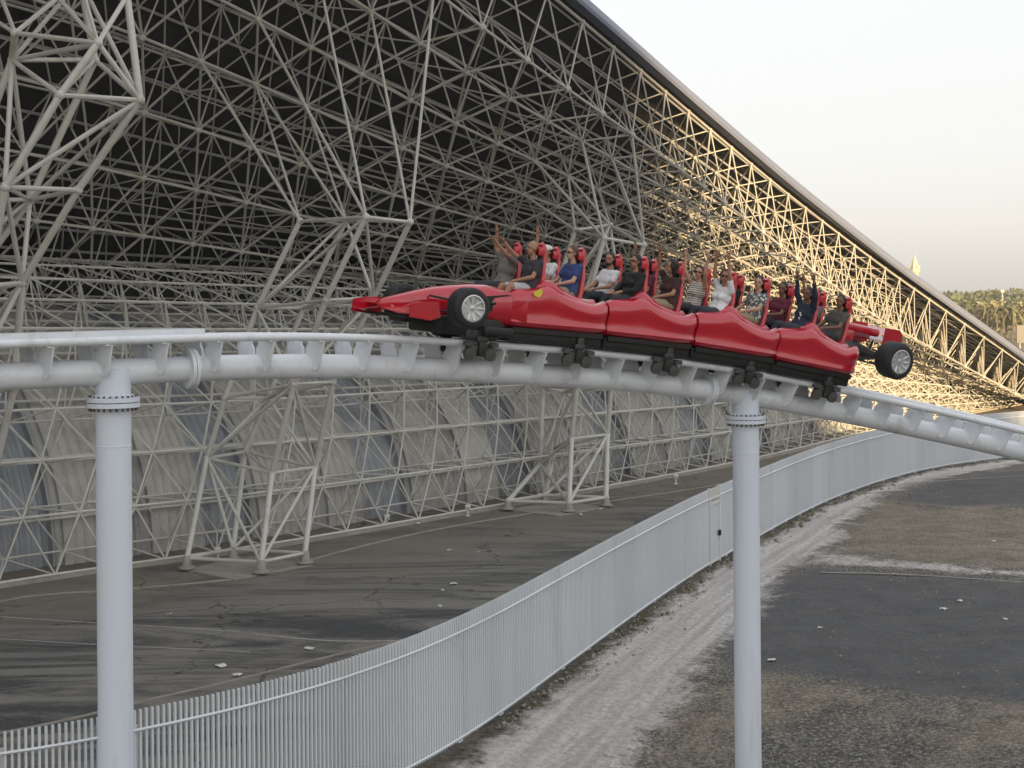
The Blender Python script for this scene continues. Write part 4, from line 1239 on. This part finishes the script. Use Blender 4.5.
def person(label, Mw, shirt, skin, arms=('down', 'down'), hair='short', sleeves=True, legs=JEANS, shorts=False, glasses=False, beard=False, cap=False, yaw=0.0, seed=0, fem=False):
    rnd = random.Random(seed * 13 + 5)
    root = thing('person', label, 'person', mat=Mw, group='riders on the coaster train')
    k = .92 if fem else 1.0
    bm = bmesh.new()
    # trunk
    capsule(bm, (-.02, -.08, .02), (-.02, .08, .02), .125, .125)
    capsule(bm, (-.06, -.04, .12), (-.06, .04, .12), .115, .115)
    capsule(bm, (-.10, -.08 * k, .30), (-.10, .08 * k, .30), .115, .115)
    capsule(bm, (-.12, -.115 * k, .42), (-.12, .115 * k, .42), .085, .085)
    capsule(bm, (-.12, 0, .05), (-.13, 0, .40), .10, .11)
    capsule(bm, (-.13, 0, .46), (-.10, 0, .60), .058, .052)
    # head, turned by yaw
    R = Matrix.Rotation(yaw, 3, 'Z'); hc = Vector((-.075, 0, .70))
    def h(x, y, z): return hc + R @ Vector((x, y, z))
    ellip(bm, h(-.01, 0, .03), (.098, .077, .105), R)
    ellip(bm, h(.02, 0, -.045), (.070, .058, .072), R)
    capsule(bm, h(.055, 0, -.09), h(.05, 0, -.085), .028, .028, 8)
    capsule(bm, h(.088, 0, .015), h(.108, 0, -.022), .010, .016, 8)       # nose
    capsule(bm, h(.082, -.03, .035), h(.082, .03, .035), .013, .013, 8)   # brow
    capsule(bm, h(.082, -.02, -.060), h(.082, .02, -.060), .010, .010, 8)   # lips
    for sg in (-1, 1): ellip(bm, h(-.005, sg * .079, -.005), (.016, .009, .030), R)
    # legs
    for sg in (-1, 1):
        capsule(bm, (.0, sg * .09, .0), (.40, sg * .13, .0), .085, .062); capsule(bm, (.40, sg * .13, .0), (.54, sg * .12, -.26), .058, .038)
        capsule(bm, (.56, sg * .12, -.28), (.72, sg * .13, -.30), .04, .036)
    tips = []
    for sg, pose in zip((1, -1), arms):      # y positive = rider's left
        S, E, Wp = arm_pts(pose, sg, rnd)
        capsule(bm, (-.12, sg * .12, .44), S, .07, .062); capsule(bm, S, E, .052, .040); capsule(bm, E, Wp, .040, .026)
        d = (Wp - E).normalized(); hand(bm, Wp + d * .015, d if pose != 'down' else (d + Vector((.2, -sg * .2, -.2))).normalized(), Vector((1, 0, .05)) if pose != 'down' else Vector((0, 0, -1)), sg)
        tips.append((S, E, Wp))
    me = remesh(bm, .0105, 2); me.name = 'body'; me.materials.clear(); me.materials.append(SKIN[skin])
    o = bpy.data.objects.new('body', me); COL.objects.link(o); o.parent = root
    # shirt
    bm = bmesh.new(); g = .018
    capsule(bm, (-.03, -.08, .04), (-.03, .08, .04), .125 + g, .125 + g)
    capsule(bm, (-.07, -.05, .14), (-.07, .05, .14), .118 + g, .118 + g)
    capsule(bm, (-.10, -.08 * k, .30), (-.10, .08 * k, .30), .118 + g, .118 + g)
    capsule(bm, (-.12, -.115 * k, .415), (-.12, .115 * k, .415), .088 + g, .088 + g)
    capsule(bm, (-.128, -.03, .45), (-.128, .03, .45), .075, .075)
    if fem: 
        for sg in (-1, 1): ellip(bm, (.01, sg * .075, .30), (.065, .07, .065))
    if sleeves:
        for sg, (S, E, Wp) in zip((1, -1), tips):
            f = 1.0 if sleeves == 'long' else .58; Q = S.lerp(E, f)
            capsule(bm, (-.12, sg * .12, .43), S, .088, .075); capsule(bm, S, Q, .068, .060 if f < 1 else .055)
            if sleeves == 'long': capsule(bm, E, E.lerp(Wp, .85), .052, .038)
    me = remesh(bm, .018, 2); me.materials.clear(); me.materials.append(shirt)
    for v in me.vertices:
        n = mnoise.noise(v.co * 11 + Vector((seed, 0, 0))) * .008; v.co += v.normal * n
    o = bpy.data.objects.new('shirt', me); COL.objects.link(o); o.parent = root
    bm = bmesh.new()
    capsule(bm, (-.02, -.08, .01), (-.02, .08, .01), .138, .138)
    for sg in (-1, 1):
        kx = Vector((.40, sg * .13, .0)); hp = Vector((0, sg * .09, .0))
        capsule(bm, hp, hp.lerp(kx, .72 if shorts else 1), .102, .088 if shorts else .078)
        if not shorts: capsule(bm, kx, (.53, sg * .12, -.24), .074, .055)
    me = remesh(bm, .018, 2); me.materials.clear(); me.materials.append(legs)
    o = bpy.data.objects.new('shorts' if shorts else 'trousers', me); COL.objects.link(o); o.parent = root
    # shoes
    mb = MB()
    for sg in (-1, 1): mb.ball((.66, sg * .125, -.31), 1, 10, 6, (.13, .05, .05))
    mb.build('shoes', M['black'], root)
    # hair
    if hair != 'bald':
        bm = bmesh.new(); ellip(bm, h(-.026, 0, .052), (.100, .086, .104), R)
        ellip(bm, h(-.055, 0, .0), (.068, .082, .095), R)
        if hair == 'long':
            capsule(bm, h(-.06, -.05, .0), h(-.09, -.06, -.22), .05, .03); capsule(bm, h(-.06, .05, .0), h(-.09, .06, -.22), .05, .03); capsule(bm, h(-.08, 0, 0), h(-.10, 0, -.26), .06, .04)
        if hair == 'big':
            for q in range(12): a = q * .52; ellip(bm, h(-.04 + .05 * math.cos(a), .085 * math.sin(a), .06 - .03 * (q % 3)), (.055, .05, .06), R)
            ellip(bm, h(-.06, 0, -.07), (.075, .11, .12), R)
        if hair == 'flying':
            for q in range(6): capsule(bm, h(-.05, (q - 2.5) * .03, .02), h(-.20 - .03 * (q % 2), (q - 2.5) * .05, .02 + .04 * (q % 3)), .035, .012)
        me = remesh(bm, .016, 1)
        for v in me.vertices: v.co += v.normal * mnoise.noise(v.co * 38) * .010
        me.materials.clear(); me.materials.append(HAIRB if hair == 'short_brown' else HAIR); o = bpy.data.objects.new('hair', me); COL.objects.link(o); o.parent = root
    if beard:
        bm = bmesh.new(); ellip(bm, h(.030, 0, -.078), (.062, .060, .045), R); me = remesh(bm, .014, 1); me.materials.clear(); me.materials.append(HAIR)
        o = bpy.data.objects.new('beard', me); COL.objects.link(o); o.parent = root
    mb = MB()
    if glasses:
        for sg in (-1, 1): mb.ball(h(.094, sg * .032, .012), 1, 10, 6, (.010, .027, .021), R); mb.tube(h(.088, sg * .058, .016), h(-.0, sg * .083, .012), .005, 5)
        mb.tube(h(.100, -.012, .016), h(.100, .012, .016), .005, 5); mb.build('glasses', M['black'], root)
    else:
        for sg in (-1, 1): mb.ball(h(.084, sg * .030, .012), 1, 8, 6, (.010, .014, .008), R)
        mb.build('eyes', M['black'], root)
    mb = MB(); mb.ball(h(.092, 0, -.062), 1, 8, 6, (.006, .022, .007), R); mb.build('mouth', cloth_mat('lip', (.22, .05, .04)), root)
    if cap:
        mb = MB(); mb.ball(h(-.01, 0, .07), 1, 16, 10, (.108, .090, .078), R); mb.ball(h(.10, 0, .06), 1, 12, 6, (.075, .068, .012), R); mb.build('cap', M['whitepaint'], root)
    return root
C_grey = cloth_mat('shirt_grey', (.17, .16, .155)); C_dark = cloth_mat('shirt_charcoal', (.035, .038, .045)); C_white = cloth_mat('shirt_white', (.70, .71, .74))
C_blue = cloth_mat('shirt_navy_blue', (.035, .06, .19)); C_black = cloth_mat('shirt_black', (.014, .014, .016)); C_maroon = cloth_mat('shirt_maroon', (.13, .015, .035))
C_brown = cloth_mat('shirt_dark_brown', (.05, .02, .018)); C_navy = cloth_mat('shirt_dark_navy', (.018, .022, .05)); C_olive = cloth_mat('shirt_olive', ((.055, .055, .05), (.10, .10, .09)), 'stripe')
C_tank = cloth_mat('top_striped', ((.62, .58, .50), (.22, .20, .18)), 'stripe'); C_pat = cloth_mat('shirt_patterned', ((.60, .62, .60), (.10, .12, .12)), 'pat')
def seat_mat(ci, row, side):
    x = SEATX[row] - (.2 if ci == 0 else 0); y = -SEATY if side == 'near' else SEATY + .06
    Mx = car_matrix(S0 + ci * CL)
    return Mx @ Matrix.Translation((x + .07, y, 1.12)) @ Matrix.Rotation(PI, 4, 'Z') @ Matrix.Scale(1.17, 4)
# rider's left hand is on the camera's side (train runs to the left)
riders = [
 (0, 0, 'far', dict(label='bearded person in grey tee with hands up, front row far seat', shirt=C_grey, skin=1, arms=('out', 'up'), beard=True, glasses=True, legs=JEANS)),
 (0, 0, 'near', dict(label='bald person in charcoal tee and pale shorts, front row, one arm stretched forward', shirt=C_dark, skin=1, arms=('down', 'out'), hair='bald', legs=SHORTS, shorts=True)),
 (0, 1, 'far', dict(label='person in white top and white cap with an arm up, beside the blue shirt rider', shirt=C_white, skin=1, arms=('down', 'high'), cap=True)),
 (0, 1, 'near', dict(label='person in blue shirt and khaki shorts with hands resting in the lap', shirt=C_blue, skin=0, arms=('down', 'down'), hair='short_brown', glasses=True, legs=KHAKI, shorts=True, sleeves=True)),
 (1, 0, 'far', dict(label='bearded person in plain white tee looking to the side, hands down', shirt=C_white, skin=1, arms=('down', 'down'), beard=True, yaw=.5)),
 (1, 0, 'near', dict(label='dark haired person in black blouse and sunglasses, hands on the lap bar', shirt=C_black, skin=1, arms=('down', 'down'), hair='long', glasses=True, fem=True, sleeves='long', yaw=.2)),
 (1, 1, 'far', dict(label='person in dark top mostly hidden behind the big haired rider', shirt=C_maroon, skin=1, arms=('down', 'up'), hair='short')),
 (1, 1, 'near', dict(label='person with big dark hair in brown top throwing one arm up', shirt=C_brown, skin=1, arms=('down', 'up'), hair='big', fem=True, yaw=-.3, legs=KHAKI, shorts=True)),
 (2, 0, 'far', dict(label='person in striped sleeveless top with both arms straight up', shirt=C_tank, skin=0, arms=('up', 'up'), hair='flying', glasses=True, fem=True, sleeves=False, yaw=.7)),
 (2, 0, 'near', dict(label='person in white shirt with both arms straight up', shirt=C_white, skin=1, arms=('high', 'high'), hair='flying', fem=True, yaw=.9, glasses=True)),
 (2, 1, 'far', dict(label='person in black top hidden behind the patterned shirt rider', shirt=C_black, skin=2, arms=('down', 'down'), hair='short')),
 (2, 1, 'near', dict(label='person in black and white patterned shirt with folded hands', shirt=C_pat, skin=0, arms=('down', 'down'), hair='short', yaw=.6, legs=KHAKI, shorts=True)),
 (3, 0, 'far', dict(label='person in maroon tee smiling, beside the navy shirt rider', shirt=C_maroon, skin=2, arms=('down', 'down'), hair='short', yaw=.5)),
 (3, 0, 'near', dict(label='person in dark navy sweatshirt with white print and both arms raised', shirt=C_navy, skin=2, arms=('up', 'up'), hair='short', sleeves='long', yaw=.3)),
 (3, 1, 'far', dict(label='person in grey top holding a hand up, rear row far seat', shirt=C_grey, skin=1, arms=('down', 'up'), hair='short')),
 (3, 1, 'near', dict(label='person in olive striped tee in the last row near seat', shirt=C_olive, skin=2, arms=('down', 'down'), hair='short', yaw=.5)),
]
for k, (ci, row, side, kw) in enumerate(riders):
    r = person(Mw=seat_mat(ci, row, side), seed=k + 1, **kw)
    if k == 13:
        mb = MB(); A = Matrix(((0, 0, 1, .04), (-1, 0, 0, .06), (0, 1, 0, .28), (0, 0, 0, 1)))
        mb.prism([(-.03, -.02), (.02, .05), (.05, .05), (.0, -.03)], .02, A); mb.prism([(-.02, -.12), (.01, -.05), (.04, -.06), (.01, -.13)], .02, A)
        mb.build('shirt_print', M['whitepaint'], r)

# ================================================================ SHADE BLOCK, unseen, added behind the viewpoint to throw the shade
def shade_blocker():
    t = thing('shade_blocker', 'unseen pale slab with sloping top, added behind the viewpoint to cast shade', 'blocker', loc=(100, -158, 0)); bpy.context.view_layer.update()
    out = [(22, 0), (22, 68), (86, 68), (106, 60.5), (134, 44.5), (160, 31), (190, 15), (218, 1), (218, 0)]  # outline shaped to set where the shadow edge falls
    mb = MB(); mb.prism(out, 16, Matrix(((1, 0, 0, 0), (0, 0, 1, -158), (0, 1, 0, 0), (0, 0, 0, 1)))); mb.build('wall', M['blocker_pale'], t, smooth=False, world=True)
shade_blocker()

# ================================================================ DISTANCE
def tree(x, y, h, w, mat, seed, label, group, n=420, palm=False):
    rnd = random.Random(seed)
    t = thing('palm_tree' if palm else 'tree', label, 'tree', loc=(x, y, 0), group=group)
    mb = MB(); mb.tube((0, 0, -.2), (0, 0, h * .6), h * .03, 7, h * .016)
    if not palm:
        for k in range(5):
            a = rnd.uniform(0, 6.28); mb.tube((0, 0, h * rnd.uniform(.3, .5)), (w * .35 * math.cos(a), w * .35 * math.sin(a), h * rnd.uniform(.6, .85)), h * .012, 5, h * .005)
    else: mb.tube((0, 0, h * .6), (0, 0, h * .88), h * .016, 7)
    mb.build('trunk', M['bark'], t)
    mb = MB()
    if palm:
        for k in range(22):
            a = rnd.uniform(0, 6.28); L_ = w * rnd.uniform(.45, .6); e = rnd.uniform(-.2, 1.1); d = Vector((math.cos(a), math.sin(a), 0)); s = Vector((-d.y, d.x, 0)) * w * .05; p = Vector((0, 0, h * .88)); prev = None
            for q in range(6):
                u = q / 5; c = p + d * L_ * u + Vector((0, 0, L_ * (e * u - 1.2 * u * u))); wd2 = s * (1 - u * .8)
                if prev: mb.add([prev[0] - prev[1], prev[0] + prev[1], c + wd2, c - wd2], [(0, 1, 2, 3)])
                prev = (c, wd2)
    else:
        lobes = [(Vector((rnd.uniform(-.3, .3) * w, rnd.uniform(-.3, .3) * w, h * rnd.uniform(.45, .85))), w * rnd.uniform(.18, .32)) for _ in range(9)]
        for k in range(n):
            c, r = rnd.choice(lobes); d = Vector((rnd.gauss(0, 1), rnd.gauss(0, 1), rnd.gauss(0, .8))).normalized(); p = c + d * r * rnd.uniform(.5, 1.1)
            a = Vector((rnd.gauss(0, 1), rnd.gauss(0, 1), rnd.gauss(0, 1))).normalized(); u, v = perp(a); s = w * rnd.uniform(.03, .07)
            mb.add([p + u * s, p + v * s, p - u * s, p - v * s * .7], [(0, 1, 2, 3)])
    mb.build('crown', mat, t, smooth=False)
tl = [(905 + 0, 8, 0)]
ti = 0
specs = []
for px, d, h, w, kind in ((968, 430, 9, 11, 0), (981, 400, 8, 10, 1), (993, 380, 9, 11, 1), (1006, 370, 9.5, 12, 1), (1019, 360, 9, 11, 0), (1034, 350, 9, 11, 1), (1050, 350, 10, 12, 0)):
    specs.append((px, d, h, w, kind))
for k, (px, d, h, w, kind) in enumerate(specs):
    tree((px - 512) / F * d, d, h, w, M['leaf2'] if kind else M['leaf'], 50 + k, 'yellow green bushy tree in the distance beyond the roof tip' if kind else 'dark green bushy tree in the distance beyond the roof tip',
         'sunlit trees beyond the roof tip' if kind else 'darker trees beyond the roof tip')
for k, (px, d) in enumerate(((1001, 330), (1012, 345), (987, 345), (1030, 320))):
    tree((px - 512) / F * d, d, 8.5, 8, M['leaf2'], 80 + k, 'palm tree with drooping fronds in the distance at the right edge', 'distant palms at the right edge', palm=True)
def wood():
    mb = MB(); rnd = random.Random(3)
    for k in range(15000):
        px = rnd.uniform(820, 1250); d = rnd.uniform(640, 900); x = (px - 512) / F * d
        hmax = 11.5 + 3.5 * mnoise.noise(Vector((x * .03, d * .02, 0))) + 2 * mnoise.noise(Vector((x * .12, d * .1, 4)))
        z = hmax * (1 - rnd.random() ** 1.6); s = rnd.uniform(.6, 1.6)
        a = Vector((rnd.gauss(0, 1), rnd.gauss(0, 1), rnd.gauss(0, 1))).normalized(); u, v = perp(a); p = Vector((x, d, z))
        mb.add([p + u * s, p + v * s, p - u * s, p - v * s], [(0, 1, 2, 3)])
    tag(mb.build('woodland', M['leaf'], smooth=False), 'hazy belt of trees along the horizon', 'woodland', kind='stuff')
wood()
def mast(px, d, h, kind, label):
    t = thing('light_mast', label, 'mast', loc=((px - 512) / F * d, d, 0))
    mb = MB(); mb.tube((0, 0, 0), (0, 0, h), .32, 8, .2); mb.build('pole', M['pole'], t)
    mb = MB(); mb.box((0, 0, h + .3), (2.4 if kind else 1.2, .5, .8)); mb.build('lamp_head', M['pole'], t)
for px, d, h, kind, label in ((952.5, 520, 6.5, 1, 'leftmost thin pale light mast in the distance'), (977.0, 500, 8, 0, 'second thin pale light mast from the left in the distance'), (981.0, 505, 8, 0, 'third thin pale light mast from the left in the distance'),
                              (994.5, 480, 7.5, 0, 'fourth thin pale light mast from the left in the distance'), (1002.5, 500, 12, 0, 'tallest thin pale light mast, near the right edge'), (1013.5, 500, 8, 0, 'second light mast from the right edge in the distance'), (1018.0, 505, 8, 1, 'light mast nearest the right edge in the distance')):
    mast(px, d, h, kind, label)
# far tower
d = 620; x = (915 - 512) / F * d
t = thing('tower', 'pale slender tower with crown top, lit golden above the roof edge', 'tower', loc=(x, d, 0))
mb = MB(); mb.lathe([(1.7, 0), (1.6, 19), (1.5, 20)], n=12); mb.build('shaft', M['sand_wall'], t, smooth=False)
mb = MB(); mb.lathe([(1.5, 20), (2.0, 21), (2.0, 22.4), (1.3, 23), (1.2, 25.0), (.9, 25.4), (.15, 28)], n=12)
for k in range(6):
    a = k * PI / 3; mb.box((1.8 * math.cos(a), 1.8 * math.sin(a), 23.0), (.7, .7, 1.3))
mb.build('crown_top', M['sand_wall'], t, smooth=False)
# small hut and signboard at right
d = 250; p = Vector(((989.5 - 512) / F * d, d, 0)); t = thing('kiosk', 'small cream kiosk just beyond the roof edge', 'kiosk', loc=tuple(p))
mb = MB(); mb.box((0, 0, 1.9), (1.0, 1.5, 3.8)); mb.build('wall', M['sand_wall'], t, smooth=False); mb = MB(); mb.box((0, 0, 3.9), (1.3, 1.9, .2)); mb.build('roof', M['whitepaint'], t, smooth=False)
d = 215; p = Vector(((1023.0 - 512) / F * d, d, 0)); t = thing('signboard', 'grey signboard seen from behind at the right edge', 'signboard', loc=tuple(p))
mb = MB(); mb.box((0, 0, 5.0), (2.0, .3, 2.6)); mb.build('board', M['steel'], t, smooth=False)
mb = MB(); mb.tube((-.5, 0, 0), (-.5, 0, 3.8), .1); mb.tube((.5, 0, 0), (.5, 0, 3.8), .1); mb.build('leg', M['pole'], t)

# ================================================================ HAZE
def haze():
    m = bpy.data.materials.new('haze_air'); m.use_nodes = True; nt = m.node_tree
    nt.nodes.remove(nt.nodes['Principled BSDF']); pv = nt.nodes.new('ShaderNodeVolumePrincipled')
    pv.inputs['Color'].default_value = (.95, .95, .95, 1); pv.inputs['Density'].default_value = 0.0002; pv.inputs['Anisotropy'].default_value = 0.0
    nt.links.new(pv.outputs['Volume'], nt.nodes['Material Output'].inputs['Volume'])
    mb = MB(); mb.box((100, 470, 30), (1100, 1100, 65)); o = mb.build('haze', m, smooth=False); tag(o, 'thin pale haze filling the air', 'haze', kind='stuff')
    return o
haze()
